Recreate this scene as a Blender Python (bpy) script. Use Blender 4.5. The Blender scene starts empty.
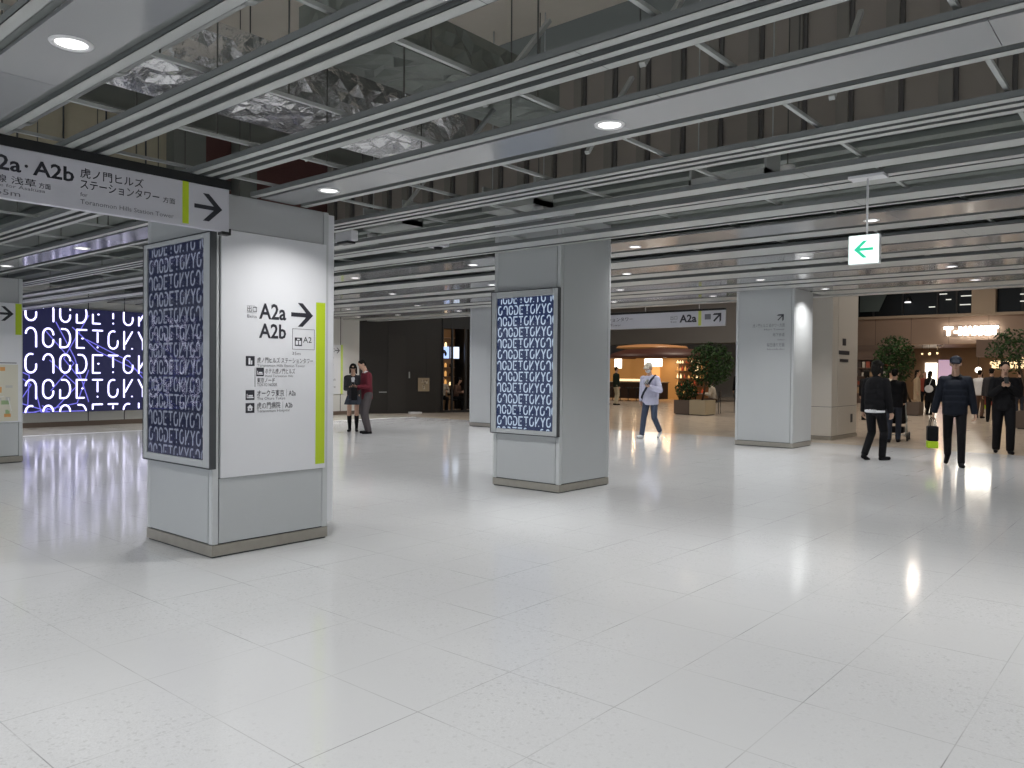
import bpy, bmesh, math, random
from mathutils import Vector, Matrix, Quaternion
R_ = random.Random(7)
sc = bpy.context.scene
COL = sc.collection
V = Vector
rad = math.radians

# ------------------------------------------------------------------ camera, world, exposure
F_PX, YAW, PIT, ROL, CAM_H = 789.0, rad(-40.4697), rad(-0.83544), rad(0.53304), 1.45
fw = V((math.sin(YAW)*math.cos(PIT), math.cos(YAW)*math.cos(PIT), math.sin(PIT)))
rt = V((math.cos(YAW), -math.sin(YAW), 0)); up = rt.cross(fw)
r2 = rt*math.cos(ROL) + up*math.sin(ROL); u2 = -rt*math.sin(ROL) + up*math.cos(ROL)
cd = bpy.data.cameras.new('camera'); cam = bpy.data.objects.new('camera', cd); COL.objects.link(cam)
cd.sensor_fit = 'HORIZONTAL'; cd.sensor_width = 36; cd.lens = 36*F_PX/1024; cd.clip_start = 0.05; cd.clip_end = 300
cam.matrix_world = Matrix(((r2.x, u2.x, -fw.x, 0), (r2.y, u2.y, -fw.y, 0), (r2.z, u2.z, -fw.z, CAM_H), (0, 0, 0, 1)))
sc.camera = cam
w = bpy.data.worlds.new('world'); sc.world = w; w.use_nodes = True
w.node_tree.nodes['Background'].inputs[0].default_value = (0.88, 0.94, 1.0, 1)
w.node_tree.nodes['Background'].inputs[1].default_value = 1.0
sc.view_settings.view_transform = 'Standard'; sc.view_settings.look = 'None'
sc.view_settings.exposure = 0.0; sc.view_settings.gamma = 1.0; sc.view_settings.use_curve_mapping = False
sc.cycles.use_denoising = True
sc.cycles.max_bounces = 8; sc.cycles.diffuse_bounces = 4; sc.cycles.glossy_bounces = 4
sc.cycles.sample_clamp_indirect = 6.0; sc.cycles.caustics_reflective = False; sc.cycles.caustics_refractive = False
FAR_GAIN = 1.45
DOWNLIGHT_W = 15.0      # each station downlight
ATRIUM_W = 60.0         # each warm lamp added to the atrium

ZN, ZF = 2.82, 3.15     # soffit heights: near zone, far zone

# ------------------------------------------------------------------ materials
def mat(name, col, rough=0.5, metal=0.0, emit=None, strength=0.0, spec=0.5, coat=0.0, noise=0.0, nscale=8.0, bump=0.0, bscale=40.0, emix=None):
    m = bpy.data.materials.new(name); m.use_nodes = True
    nt = m.node_tree; b = nt.nodes['Principled BSDF']
    b.inputs['Base Color'].default_value = (*col, 1); b.inputs['Roughness'].default_value = rough
    b.inputs['Metallic'].default_value = metal; b.inputs['Specular IOR Level'].default_value = spec
    b.inputs['Coat Weight'].default_value = coat; b.inputs['Coat Roughness'].default_value = 0.04
    if emit:
        b.inputs['Emission Color'].default_value = (*emit, 1); b.inputs['Emission Strength'].default_value = strength
    if noise or bump:
        tc = nt.nodes.new('ShaderNodeTexCoord')
        n = nt.nodes.new('ShaderNodeTexNoise'); n.inputs['Scale'].default_value = nscale; n.inputs['Detail'].default_value = 4
        nt.links.new(tc.outputs['Object'], n.inputs['Vector'])
        if noise:
            mx = nt.nodes.new('ShaderNodeMix'); mx.data_type = 'RGBA'
            mx.inputs[6].default_value = (*[c*(1-noise) for c in col], 1); mx.inputs[7].default_value = (*[min(1, c*(1+noise)) for c in col], 1)
            nt.links.new(n.outputs['Fac'], mx.inputs[0]); nt.links.new(mx.outputs[2], b.inputs['Base Color'])
        if bump:
            n2 = nt.nodes.new('ShaderNodeTexNoise'); n2.inputs['Scale'].default_value = bscale; n2.inputs['Detail'].default_value = 3
            nt.links.new(tc.outputs['Object'], n2.inputs['Vector'])
            bp = nt.nodes.new('ShaderNodeBump'); bp.inputs['Strength'].default_value = bump; bp.inputs['Distance'].default_value = 0.02
            nt.links.new(n2.outputs['Fac'], bp.inputs['Height']); nt.links.new(bp.outputs['Normal'], b.inputs['Normal'])
    return m

def floor_mat(name, base, tile, off, rough, joint, speck=0.5):
    m = bpy.data.materials.new(name); m.use_nodes = True
    nt = m.node_tree; b = nt.nodes['Principled BSDF']; N = nt.nodes.new; L = nt.links.new
    tc = N('ShaderNodeTexCoord')
    def mx(a, c, fac, mode='MIX'):
        q = N('ShaderNodeMix'); q.data_type = 'RGBA'; q.blend_type = mode
        for i, v in ((6, a), (7, c)):
            if isinstance(v, tuple): q.inputs[i].default_value = (*v, 1)
            else: L(v, q.inputs[i])
        if isinstance(fac, float): q.inputs[0].default_value = fac
        else: L(fac, q.inputs[0])
        return q.outputs[2]
    def ramp(src, p0, p1, v0=0.0, v1=1.0):
        r = N('ShaderNodeMapRange'); L(src, r.inputs[0]); r.inputs[1].default_value = p0; r.inputs[2].default_value = p1
        r.inputs[3].default_value = v0; r.inputs[4].default_value = v1; return r.outputs[0]
    v1 = N('ShaderNodeTexVoronoi'); v1.inputs['Scale'].default_value = 170; L(tc.outputs['Object'], v1.inputs['Vector'])
    v2 = N('ShaderNodeTexVoronoi'); v2.inputs['Scale'].default_value = 80; L(tc.outputs['Object'], v2.inputs['Vector'])
    big = N('ShaderNodeTexNoise'); big.inputs['Scale'].default_value = 0.8; big.inputs['Detail'].default_value = 6; L(tc.outputs['Object'], big.inputs['Vector'])
    sep = N('ShaderNodeSeparateColor'); L(v1.outputs['Color'], sep.inputs[0])
    sep2 = N('ShaderNodeSeparateColor'); L(v2.outputs['Color'], sep2.inputs[0])
    c0 = mx(base, tuple(x*0.80 for x in base), ramp(sep.outputs[0], 0.55, 1.0, 0, speck))
    c0 = mx(c0, tuple(min(1, x*1.12) for x in base), ramp(sep.outputs[1], 0.7, 1.0, 0, speck))
    c0 = mx(c0, tuple(x*0.62 for x in base), ramp(sep2.outputs[2], 0.93, 0.98, 0, speck*0.8))
    c0 = mx(c0, tuple(x*0.965 for x in base), ramp(big.outputs['Fac'], 0.40, 0.62))
    # joints of the tiles: a square grid, each stretch worn differently
    s = N('ShaderNodeSeparateXYZ'); L(tc.outputs['Object'], s.inputs[0])
    def M(op, a, c=None):
        q = N('ShaderNodeMath'); q.operation = op
        for i, v in ((0, a), (1, c)):
            if v is None: continue
            if isinstance(v, (int, float)): q.inputs[i].default_value = v
            else: L(v, q.inputs[i])
        return q.outputs[0]
    ds = []
    for ax, o in ((0, off[0]), (1, off[1])):
        t = M('FRACT', M('DIVIDE', M('ADD', s.outputs[ax], -o + 60*tile), tile))
        d = M('ABSOLUTE', M('SUBTRACT', t, 0.5)); ds.append(M('MULTIPLY', M('SUBTRACT', 0.5, d), tile))
    dist = M('MINIMUM', ds[0], ds[1])
    worn = N('ShaderNodeTexNoise'); worn.inputs['Scale'].default_value = 1.7; worn.inputs['Detail'].default_value = 2; L(tc.outputs['Object'], worn.inputs['Vector'])
    jf = M('MULTIPLY', ramp(dist, 0.0010, 0.0034, 1, 0), ramp(worn.outputs['Fac'], 0.45, 0.68, joint*0.22, joint*1.15))
    c0 = mx(c0, tuple(x*0.35 for x in base), jf)
    L(c0, b.inputs['Base Color'])
    rn = N('ShaderNodeTexNoise'); rn.inputs['Scale'].default_value = 3.0; rn.inputs['Detail'].default_value = 5; L(tc.outputs['Object'], rn.inputs['Vector'])
    L(ramp(rn.outputs['Fac'], 0.3, 0.7, rough*0.9, rough*1.15), b.inputs['Roughness'])
    b.inputs['Specular IOR Level'].default_value = 0.42
    bn = N('ShaderNodeTexNoise'); bn.inputs['Scale'].default_value = 9; L(tc.outputs['Object'], bn.inputs['Vector'])
    bp = N('ShaderNodeBump'); bp.inputs['Strength'].default_value = 0.06; bp.inputs['Distance'].default_value = 0.01
    L(bn.outputs['Fac'], bp.inputs['Height']); L(bp.outputs['Normal'], b.inputs['Normal'])
    return m

M_ = {}
M_['floor'] = floor_mat('terrazzo', (0.64, 0.65, 0.665), 0.6, (-0.665, 1.09), 0.10, 0.8)
M_['floor_warm'] = floor_mat('warm_stone', (0.58, 0.51, 0.43), 0.9, (0, 0.2), 0.16, 0.8, 0.3)
M_['floor_olive'] = floor_mat('grey_stone', (0.40, 0.385, 0.33), 0.9, (0.1, 0.2), 0.2, 0.8, 0.3)
M_['plate'] = mat('grey_coated_steel', (0.47, 0.49, 0.50), 0.34, 0.0, noise=0.02, nscale=3)
M_['plate_hi'] = mat('pale_coated_steel', (0.52, 0.54, 0.55), 0.32)
M_['plate_top'] = mat('upper_coated_steel', (0.42, 0.43, 0.44), 0.38)
M_['beige_plate'] = mat('beige_coated_steel', (0.56, 0.53, 0.48), 0.4)
M_['groove'] = mat('dark_joint', (0.05, 0.055, 0.06), 0.6)
M_['plinth'] = mat('brushed_steel_plinth', (0.34, 0.32, 0.28), 0.35, 0.35, noise=0.12, nscale=14)
M_['board'] = mat('white_sign_board', (0.70, 0.71, 0.74), 0.38)
M_['sign_face'] = mat('sign_face', (0.55, 0.55, 0.60), 0.4)
M_['ink'] = mat('sign_ink', (0.025, 0.025, 0.035), 0.5)
M_['ink_grey'] = mat('grey_sign_ink', (0.16, 0.16, 0.18), 0.5)
M_['lime'] = mat('lime_stripe', (0.46, 0.60, 0.02), 0.45)
M_['black'] = mat('black_rail', (0.012, 0.013, 0.014), 0.45)
M_['slat'] = mat('aluminium_slat', (0.40, 0.415, 0.405), 0.38, 0.0, noise=0.03, nscale=1.3)
M_['slat_side'] = mat('slat_shade_and_joint', (0.15, 0.16, 0.16), 0.6)  # shade of the slat sides put into the colour; also marks slat joints
M_['backing'] = mat('dull_backing_rail', (0.20, 0.215, 0.21), 0.7)
M_['panel'] = mat('gloss_soffit_panel', (0.27, 0.275, 0.285), 0.10, spec=0.55)
M_['channel'] = mat('galvanised_channel', (0.42, 0.44, 0.43), 0.5, 0.2)
M_['rod'] = mat('threaded_rod', (0.10, 0.10, 0.09), 0.6, 0.3)
M_['foil'] = mat('foil_insulation', (0.86, 0.86, 0.88), 0.26, 0.9, bump=0.9, bscale=14)
M_['duct'] = mat('galvanised_duct', (0.22, 0.24, 0.22), 0.45, 0.6, noise=0.2, nscale=4)
M_['steel'] = mat('painted_steel', (0.16, 0.17, 0.155), 0.6)
M_['slab'] = mat('raw_concrete', (0.60, 0.555, 0.48), 0.9, noise=0.12, nscale=1.5)
M_['ribs'] = mat('brown_ribbed_cladding', (0.27, 0.24, 0.21), 0.8, noise=0.12, nscale=1.2)
M_['deck'] = mat('grey_green_deck', (0.19, 0.21, 0.195), 0.7)
M_['cream'] = mat('cream_board', (0.42, 0.385, 0.29), 0.85, noise=0.05)
M_['maroon'] = mat('oxide_red_steel', (0.11, 0.045, 0.04), 0.7)
M_['wall'] = mat('pale_wall_panel', (0.60, 0.60, 0.585), 0.45)
M_['brownbase'] = mat('brown_skirting', (0.13, 0.095, 0.075), 0.4)
M_['darkwall'] = mat('charcoal_wall', (0.019, 0.0175, 0.016), 0.42)
M_['darkwall2'] = mat('charcoal_wall_panel', (0.024, 0.022, 0.0205), 0.5)
M_['lens'] = mat('lamp_lens', (0.9, 0.9, 0.9), 0.4, emit=(1, 0.985, 0.96), strength=2.4)
M_['ring'] = mat('lamp_ring', (0.75, 0.75, 0.76), 0.35)

# ------------------------------------------------------------------ mesh helpers
class MB:
    def __init__(s): s.bm = bmesh.new(); s.mi = 0
    def face(s, pts, mi=None):
        f = s.bm.faces.new([s.bm.verts.new(p) for p in pts]); f.material_index = s.mi if mi is None else mi; return f
    def box(s, x0, x1, y0, y1, z0, z1, mi=None, mtx=None):
        x0, x1 = min(x0, x1), max(x0, x1); y0, y1 = min(y0, y1), max(y0, y1); z0, z1 = min(z0, z1), max(z0, z1)
        c = [V((x, y, z)) for x in (x0, x1) for y in (y0, y1) for z in (z0, z1)]
        if mtx: c = [mtx @ p for p in c]
        v = [s.bm.verts.new(p) for p in c]; fs = []
        for q in ((0, 1, 3, 2), (4, 6, 7, 5), (0, 4, 5, 1), (2, 3, 7, 6), (0, 2, 6, 4), (1, 5, 7, 3)):
            f = s.bm.faces.new([v[i] for i in q]); f.material_index = s.mi if mi is None else mi; fs.append(f)
        return fs
    def cyl(s, p0, p1, r0, r1=None, n=16, mi=None, caps=True):
        p0, p1 = V(p0), V(p1); r1 = r0 if r1 is None else r1
        d = (p1-p0).normalized(); a = d.orthogonal().normalized(); b = d.cross(a)
        R0 = [s.bm.verts.new(p0+(a*math.cos(t)+b*math.sin(t))*r0) for t in [2*math.pi*i/n for i in range(n)]]
        R1 = [s.bm.verts.new(p1+(a*math.cos(t)+b*math.sin(t))*r1) for t in [2*math.pi*i/n for i in range(n)]]
        for i in range(n):
            f = s.bm.faces.new((R0[i], R0[(i+1) % n], R1[(i+1) % n], R1[i])); f.material_index = s.mi if mi is None else mi; f.smooth = n > 6
        if caps:
            for R in (R0[::-1], R1):
                f = s.bm.faces.new(R); f.material_index = s.mi if mi is None else mi
    def lathe(s, prof, c=(0, 0, 0), n=24, mi=None, axis='z'):
        c = V(c); rings = []
        for r, z in prof:
            ring = []
            for i in range(n):
                t = 2*math.pi*i/n; p = V((r*math.cos(t), r*math.sin(t), z))
                if axis == 'x': p = V((p.z, p.x, p.y))
                if axis == 'y': p = V((p.x, p.z, p.y))
                ring.append(s.bm.verts.new(c+p))
            rings.append(ring)
        for a, b in zip(rings, rings[1:]):
            for i in range(n):
                f = s.bm.faces.new((a[i], a[(i+1) % n], b[(i+1) % n], b[i])); f.material_index = s.mi if mi is None else mi; f.smooth = True
    def ell(s, c, r, n=12, mi=None, mtx=None):
        c = V(c); rings = []; m = n//2+1
        top = s.bm.verts.new((mtx or Matrix()) @ (c+V((0, 0, r[2])))); bot = s.bm.verts.new((mtx or Matrix()) @ (c-V((0, 0, r[2]))))
        for j in range(1, m):
            ph = math.pi*j/m
            rings.append([s.bm.verts.new((mtx or Matrix()) @ (c+V((r[0]*math.sin(ph)*math.cos(2*math.pi*i/n), r[1]*math.sin(ph)*math.sin(2*math.pi*i/n), r[2]*math.cos(ph))))) for i in range(n)])
        k = s.mi if mi is None else mi
        for i in range(n):
            f = s.bm.faces.new((top, rings[0][i], rings[0][(i+1) % n])); f.material_index = k; f.smooth = True
            f = s.bm.faces.new((bot, rings[-1][(i+1) % n], rings[-1][i])); f.material_index = k; f.smooth = True
        for a, b in zip(rings, rings[1:]):
            for i in range(n):
                f = s.bm.faces.new((a[i], b[i], b[(i+1) % n], a[(i+1) % n])); f.material_index = k; f.smooth = True
    def cap(s, p0, p1, r0, r1, side=None, flat=1.0, n=14, e0=1.0, e1=1.0):
        """closed tapered capsule; 'side' is the wide axis, flat squeezes the other one"""
        p0, p1 = V(p0), V(p1); d = (p1-p0); L = max(d.length, 1e-5); d = d/L
        a = V(side) if side else d.orthogonal()
        a = (a-d*a.dot(d)).normalized(); b = d.cross(a)
        prof = [(-1+1e-3, 0.06)]
        prof = []
        for k in range(1, 5): t = math.pi/2*(1-k/5); prof.append((-math.sin(t)*r0*min(1, flat*1.2)*e0, math.cos(t)*r0))
        prof += [(0, r0), (L*0.5, (r0+r1)/2), (L, r1)]
        for k in range(4, 0, -1): t = math.pi/2*(1-k/5); prof.append((L+math.sin(t)*r1*min(1, flat*1.2)*e1, math.cos(t)*r1))
        rings = [[s.bm.verts.new(p0+d*h+(a*math.cos(2*math.pi*i/n)+b*math.sin(2*math.pi*i/n)*flat)*r) for i in range(n)] for h, r in prof]
        for A, B in zip(rings, rings[1:]):
            for i in range(n): s.bm.faces.new((A[i], A[(i+1) % n], B[(i+1) % n], B[i]))
        s.bm.faces.new(rings[0][::-1]); s.bm.faces.new(rings[-1])
    def ribbon(s, pts, wd, o, rx, uy, n_off, mi=None, joints=True):
        """flat strokes on a plane: pts in plane coordinates"""
        nn = rx.cross(uy)
        P = [o + rx*p[0] + uy*p[1] + nn*n_off for p in pts]
        for a, b in zip(P, P[1:]):
            d = (b-a)
            if d.length < 1e-6: continue
            t = d.normalized().cross(nn)*wd/2
            s.face([a-t, a+t, b+t, b-t], mi)
        if joints:
            for p in P:
                s.face([p + (rx*math.cos(k*math.pi/3)+uy*math.sin(k*math.pi/3))*wd/2 + nn*0.0004 for k in range(6)], mi)
    def build(s, name, mats, parent=None, smooth=False, bevel=0.0, local=False):
        bmesh.ops.recalc_face_normals(s.bm, faces=s.bm.faces) if smooth != 'keep' else None
        me = bpy.data.meshes.new(name); s.bm.to_mesh(me); s.bm.free()
        for m in (mats if isinstance(mats, (list, tuple)) else [mats]): me.materials.append(M_[m] if isinstance(m, str) else m)
        return link(name, me, parent, bevel, local)

def link(name, me, parent=None, bevel=0.0, local=False):
    o = bpy.data.objects.new(name, me); COL.objects.link(o)
    if parent:
        o.parent = parent
        if not local:
            base = parent
            off = V(base.location)
            while base.parent and base.type != 'EMPTY': base = base.parent; off = V(base.location)
            if parent.type == 'EMPTY': o.matrix_parent_inverse = Matrix.Translation(-V(parent.location))
    if bevel:
        b = o.modifiers.new('bevel', 'BEVEL'); b.width = bevel; b.segments = 2; b.limit_method = 'ANGLE'
    return o

def tag(o, label, cat, group=None, kind=None):
    o['label'] = label; o['category'] = cat
    if group: o['group'] = group
    if kind: o['kind'] = kind
    return o
def thing(name, label, cat, loc=(0, 0, 0), group=None, rz=0.0):
    o = bpy.data.objects.new(name, None); COL.objects.link(o); o.location = loc; o.rotation_euler = (0, 0, rz); o.empty_display_size = 0.1
    return tag(o, label, cat, group)
def struct(name, mb, m, label=None):
    o = mb.build(name, m); o['kind'] = 'structure'
    if label: o['label'] = label
    return o
def copy_tree(o, parent=None):
    c = o.copy(); COL.objects.link(c); c.parent = parent
    for ch in list(o.children): copy_tree(ch, c)
    return c

_tc = {}
def text_polys(s, bold=0.0):
    k = (s, bold)
    if k in _tc: return _tc[k]
    cu = bpy.data.curves.new('t', 'FONT'); cu.body = s; cu.size = 1.0; cu.resolution_u = 2; cu.offset = bold
    o = bpy.data.objects.new('t', cu); COL.objects.link(o)
    dg = bpy.context.evaluated_depsgraph_get(); dg.update()
    me = bpy.data.meshes.new_from_object(o.evaluated_get(dg))
    vs = [v.co.copy() for v in me.vertices]; fs = [tuple(p.vertices) for p in me.polygons]
    bpy.data.objects.remove(o); bpy.data.curves.remove(cu); bpy.data.meshes.remove(me)
    _tc[k] = (vs, fs); return _tc[k]
def text(mb, s, o, rx, uy, h, width=None, align='l', n_off=0.002, bold=0.0, mi=None):
    """printed lettering: o = baseline start; h = cap height; width = fitted width"""
    vs, fs = text_polys(s, bold)
    if not vs: return
    x0 = min(v.x for v in vs); x1 = max(v.x for v in vs); sy = h/0.72
    sx = width/(x1-x0) if width else sy
    nn = rx.cross(uy); o = V(o)
    sh = {'l': 0, 'r': -(x1-x0)*sx, 'c': -(x1-x0)*sx/2}[align]
    bv = [mb.bm.verts.new(o + rx*((v.x-x0)*sx+sh) + uy*(v.y*sy) + nn*n_off) for v in vs]
    for f in fs:
        try: q = mb.bm.faces.new([bv[i] for i in f]); q.material_index = mb.mi if mi is None else mi
        except ValueError: pass
def arrow(mb, c, rx, uy, size, ang=0.0, n_off=0.002, wd=0.17):
    ca, sa = math.cos(ang), math.sin(ang)
    R = lambda x, y: ((x*ca-y*sa)*size, (x*sa+y*ca)*size)
    mb.ribbon([R(-0.5, 0), R(0.42, 0)], wd*size, V(c), rx, uy, n_off, joints=False)
    nn = rx.cross(uy)
    t = wd/2
    for sgn in (1, -1):
        q = [(0.02, 0.46*sgn), (0.50, 0.0), (0.50-0.24, 0.0), (-0.20, 0.46*sgn)]
        mb.face([V(c)+rx*R(*p)[0]+uy*R(*p)[1]+nn*(n_off+0.0003) for p in q])
RX, RY, UZ = V((1, 0, 0)), V((0, 1, 0)), V((0, 0, 1))

# ------------------------------------------------------------------ floor and shell
CE = 17.6              # where the low ceiling ends
m = MB(); m.box(-18.72, 8, -5, 17.2, -0.1, 0); struct('floor', m, 'floor', 'pale speckled terrazzo floor of the concourse')
m = MB(); m.box(-45, 12, 17.2, 60, -0.1, 0); struct('floor', m, 'floor_warm', 'warm polished stone floor of the hall beyond the concourse')
m = MB(); m.box(-45, -18.72, -9, 17.2, -0.1, 0); struct('floor', m, 'floor_olive', 'greyish stone floor strip along the left wall')
m = MB(); m.box(-18.76, -18.68, -7, 17.2, 0.0, 0.003); struct('trim_1', m, 'board', 'pale metal strip set in the floor')

# left wall with the big video wall on it
m = MB()
m.box(-21.6, -21.3, -9, 16.98, 0, 3.6, 0)
for y in (-6, -3.0, 0.0, 3.0, 6.0, 8.3, 9.2, 12.0, 14.4, 16.2): m.box(-21.3, -21.297, y-0.012, y+0.012, 0, 3.45, 1)
struct('wall_left', m, ['wall', 'groove'], 'pale grey panelled wall carrying the video wall')
m = MB(); m.box(-21.3, -21.27, -9, 16.98, 0, 0.12); struct('baseboard_left', m, 'brownbase', 'brown skirting under the video wall')
# charcoal wall turning towards the hall, glazed bay at its right end
A = V((-21.3, 17.0, 0)); B = V((-19.35, 21.5, 0)); d = (B-A); LW = d.length; d.normalize(); nrm = V((d.y, -d.x, 0))
WM = Matrix(((d.x, nrm.x, 0, A.x), (d.y, nrm.y, 0, A.y), (0, 0, 1, 0), (0, 0, 0, 1)))   # local x along wall, y out of it
m = MB()
m.box(0.0, 2.98, -0.12, 0, 0, 3.6, 0, WM)
for s_ in (1.0, 1.64, 2.40): m.box(s_-0.008, s_+0.008, 0, 0.004, 0, 3.6, 1, WM)
m.box(1.0, 1.64, 0, 0.012, 0.02, 2.7, 2, WM)
struct('wall_back', m, ['darkwall', 'black', 'darkwall2'], 'charcoal wall with flush door panels behind the two students')
m = MB()
m.box(2.98, 3.02, -0.05, 0.05, 0, 3.6, 0, WM); m.box(3.33, 3.39, -0.05, 0.05, 0, 3.6, 0, WM); m.box(3.84, 3.92, -0.05, 0.05, 0, 3.6, 0, WM)
m.box(4.9, 4.98, -0.05, 0.05, 0, 3.6, 0, WM); m.box(3.0, 4.95, -0.04, 0.04, 0, 0.08, 0, WM); m.box(3.0, 4.95, -0.04, 0.04, 3.0, 3.6, 0, WM)
struct('window_1', m, 'black', 'black framed glazed bay of the shop beside the charcoal wall')
m = MB()
m.box(2.95, 5.6, -3.1, -3.0, 0, 3.6, 0, WM); m.box(2.9, 3.0, -3.1, -0.1, 0, 3.6, 0, WM); m.box(5.6, 5.7, -3.1, 0, 0, 3.6, 0, WM); m.box(2.9, 5.7, -3.1, 0, 3.5, 3.6, 0, WM)
struct('wall_shop', m, mat('dark_brown_shop_wall', (0.07, 0.045, 0.03), 0.7), 'dark brown wall inside the glazed shop')

# ------------------------------------------------------------------ pillars
PIL = [(-6.735, -5.655, 3.10, 4.17), (-6.77, -5.705, 7.57, 8.645), (-14.70, -13.61, 3.28, 4.35), (-14.70, -13.62, 7.6, 8.7), (-7.08, -5.87, 15.42, 16.42), (-14.66, -13.58, 15.42, 16.5)]
def pillar(b, label, ztop, panels, edge=None, ed=0.065):
    x0, x1, y0, y1 = b
    t = thing('pillar', label, 'pillar', ((x0+x1)/2, (y0+y1)/2, 0))
    e = 0.055
    m = MB(); m.box(x0+0.012, x1-0.012, y0+0.012, y1-0.012, 0.0, ztop, 0); m.build('core', 'groove', t)
    m = MB()
    for cx, cy in ((x0, y0), (x1, y0), (x0, y1), (x1, y1)):
        sx = 1 if cx == x0 else -1; sy = 1 if cy == y0 else -1
        m.box(cx, cx+sx*e, cy, cy+sy*e, 0.10, ztop)
    m.build('corner_trim', 'plate_hi', t, bevel=0.008)
    g = 0.006
    for face in ('-y', '+x', '+y', '-x'):
        zs = panels.get(face, [(0.105, ztop, 'plate')])
        for za, zb, mt in zs:
            m = MB()
            if face == '-y': m.box(x0+e+g, x1-e-g, y0, y0+0.02, za+g/2, zb-g/2)
            if face == '+y': m.box(x0+e+g, x1-e-g, y1-0.02, y1, za+g/2, zb-g/2)
            if face == '+x': m.box(x1-0.02, x1, y0+e+g, y1-e-g, za+g/2, zb-g/2)
            if face == '-x': m.box(x0, x0+0.02, y0+e+g, y1-e-g, za+g/2, zb-g/2)
            m.build('face_panel', mt, t, bevel=0.002)
    m = MB(); m.box(x0-0.002, x1+0.002, y0-0.002, y1+0.002, 0.012, 0.098); m.build('plinth', 'plinth', t, bevel=0.003)
    if edge:
        m = MB(); m.box(x0+0.05, x1-0.01, y1+0.002, y1+ed, 0.14, edge); m.build('rear_fascia', 'board', t, bevel=0.004)
    return t
pillar(PIL[0], 'nearest square grey pillar with the white exit sign and a screen', 2.815,
       {'-y': [(0.105, 0.69, 'plate'), (0.69, 2.815, 'plate')], '+x': [(0.105, 0.612, 'plate'), (0.612, 2.535, 'plate'), (2.535, 2.815, 'plate_top')]}, edge=2.8)
pillar(PIL[1], 'middle square grey pillar carrying the navy lettered screen', 3.41,
       {'-y': [(0.105, 0.68, 'plate'), (0.68, 3.41, 'plate')], '+x': [(0.105, 3.41, 'plate')]}, edge=3.1, ed=0.022)
pillar(PIL[2], 'grey pillar cut by the left edge, with the map board', 2.815, {'+x': [(0.105, 0.62, 'plate'), (0.62, 2.437, 'plate'), (2.437, 2.815, 'plate_top')]})
pillar(PIL[4], 'grey pillar right of the lavender walker, small diagonal arrow on it', 3.36, {'+x': [(0.105, 3.36, 'plate')]})
pillar(PIL[5], 'pale grey pillar half hidden behind the middle pillar', 3.36, {})
# beige end wall of the hall entrance
t = thing('pillar', 'beige pier behind the arrow pillar, black notice on its side', 'pillar', (-6.5, 19.2, 0))
m = MB(); m.box(-7.9, -6.0, 18.0, 19.78, 0.0, 4.5, 0); m.build('core', 'groove', t)
for (a, b, mt) in (((-7.89, -5.99), (0.75, 4.5), 'beige_plate'), ((-7.89, -5.99), (0.09, 0.74), 'beige_plate')):
    m = MB(); m.box(a[0], a[1], 17.985, 18.0, b[0], b[1]); m.build('face_panel', mt, t, bevel=0.003)
for (a, b) in (((18.0, 18.36), (0.75, 4.5)), ((18.38, 19.76), (0.75, 4.5)), ((18.0, 18.36), (0.09, 0.74)), ((18.38, 19.76), (0.09, 0.74))):
    m = MB(); m.box(-6.0, -5.985, a[0], a[1], b[0], b[1]); m.build('face_panel', 'beige_plate', t, bevel=0.003)
m = MB(); m.box(-7.9, -5.975, 17.975, 19.79, 0, 0.08); m.build('plinth', 'plinth', t)
m = MB(); o = V((-5.985, 19.1, 0)); rx = RY; uy = UZ
m.box(-5.983, -5.98, 18.66, 18.90, 2.14, 2.30); m.box(-5.983, -5.98, 18.33+0.08, 19.15, 1.93, 2.02); m.box(-5.983, -5.98, 18.48, 19.08, 1.76, 1.83)
m.box(-5.983, -5.98, 19.3, 19.45, 0.35, 0.55)
m.build('notice', 'ink', t)
# wall return that closes the concourse on the left of the arrow pillar's row, far right wall
m = MB(); m.box(8.0, 8.2, -7, 60, 0, 8); struct('wall_right', m, 'wall', 'pale wall far to the right')

# ------------------------------------------------------------------ ceiling rows
XL, XR = -21.25, 7.9
def segs(y0, y1, x0=XL, x1=XR):
    cuts = sorted([(p[0]-0.004, p[1]+0.004) for p in PIL if p[2]-0.01 < y1 and p[3]+0.01 > y0])
    out = []; x = x0
    for a, b in cuts: out.append((x, a)); x = b
    out.append((x, x1)); return out
def slat(y0, y1, z, t, dim=False, hgt=0.036):
    m = MB()
    for a, b in segs(y0, y1):
        m.box(a, b, y0, y1, z, z+0.003, 0); m.box(a, b, y0, y0+0.003, z, z+hgt, 1); m.box(a, b, y1-0.003, y1, z, z+hgt, 1)
        x = -20.0
        while x < b:
            if a < x: m.box(x-0.002, x+0.002, y0-0.0004, y1+0.0004, z-0.0005, z+0.003, 1)
            x += 3.6
    return m.build('slat', ['slat', 'slat_side'], t)
def pan(y0, y1, z, t):
    m = MB()
    for a, b in segs(y0, y1):
        x = a; j = -20.9 if False else -21.25
        cuts = [a] + [c for c in [-22.2+1.8*k for k in range(30)] if a+0.05 < c < b-0.05] + [b]
        for p, q in zip(cuts, cuts[1:]): m.box(p+0.0015, q-0.0015, y0, y1, z+0.002, z+0.02, 0)
        pass
    return m.build('panel', ['panel', 'slat_side'], t)
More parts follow.
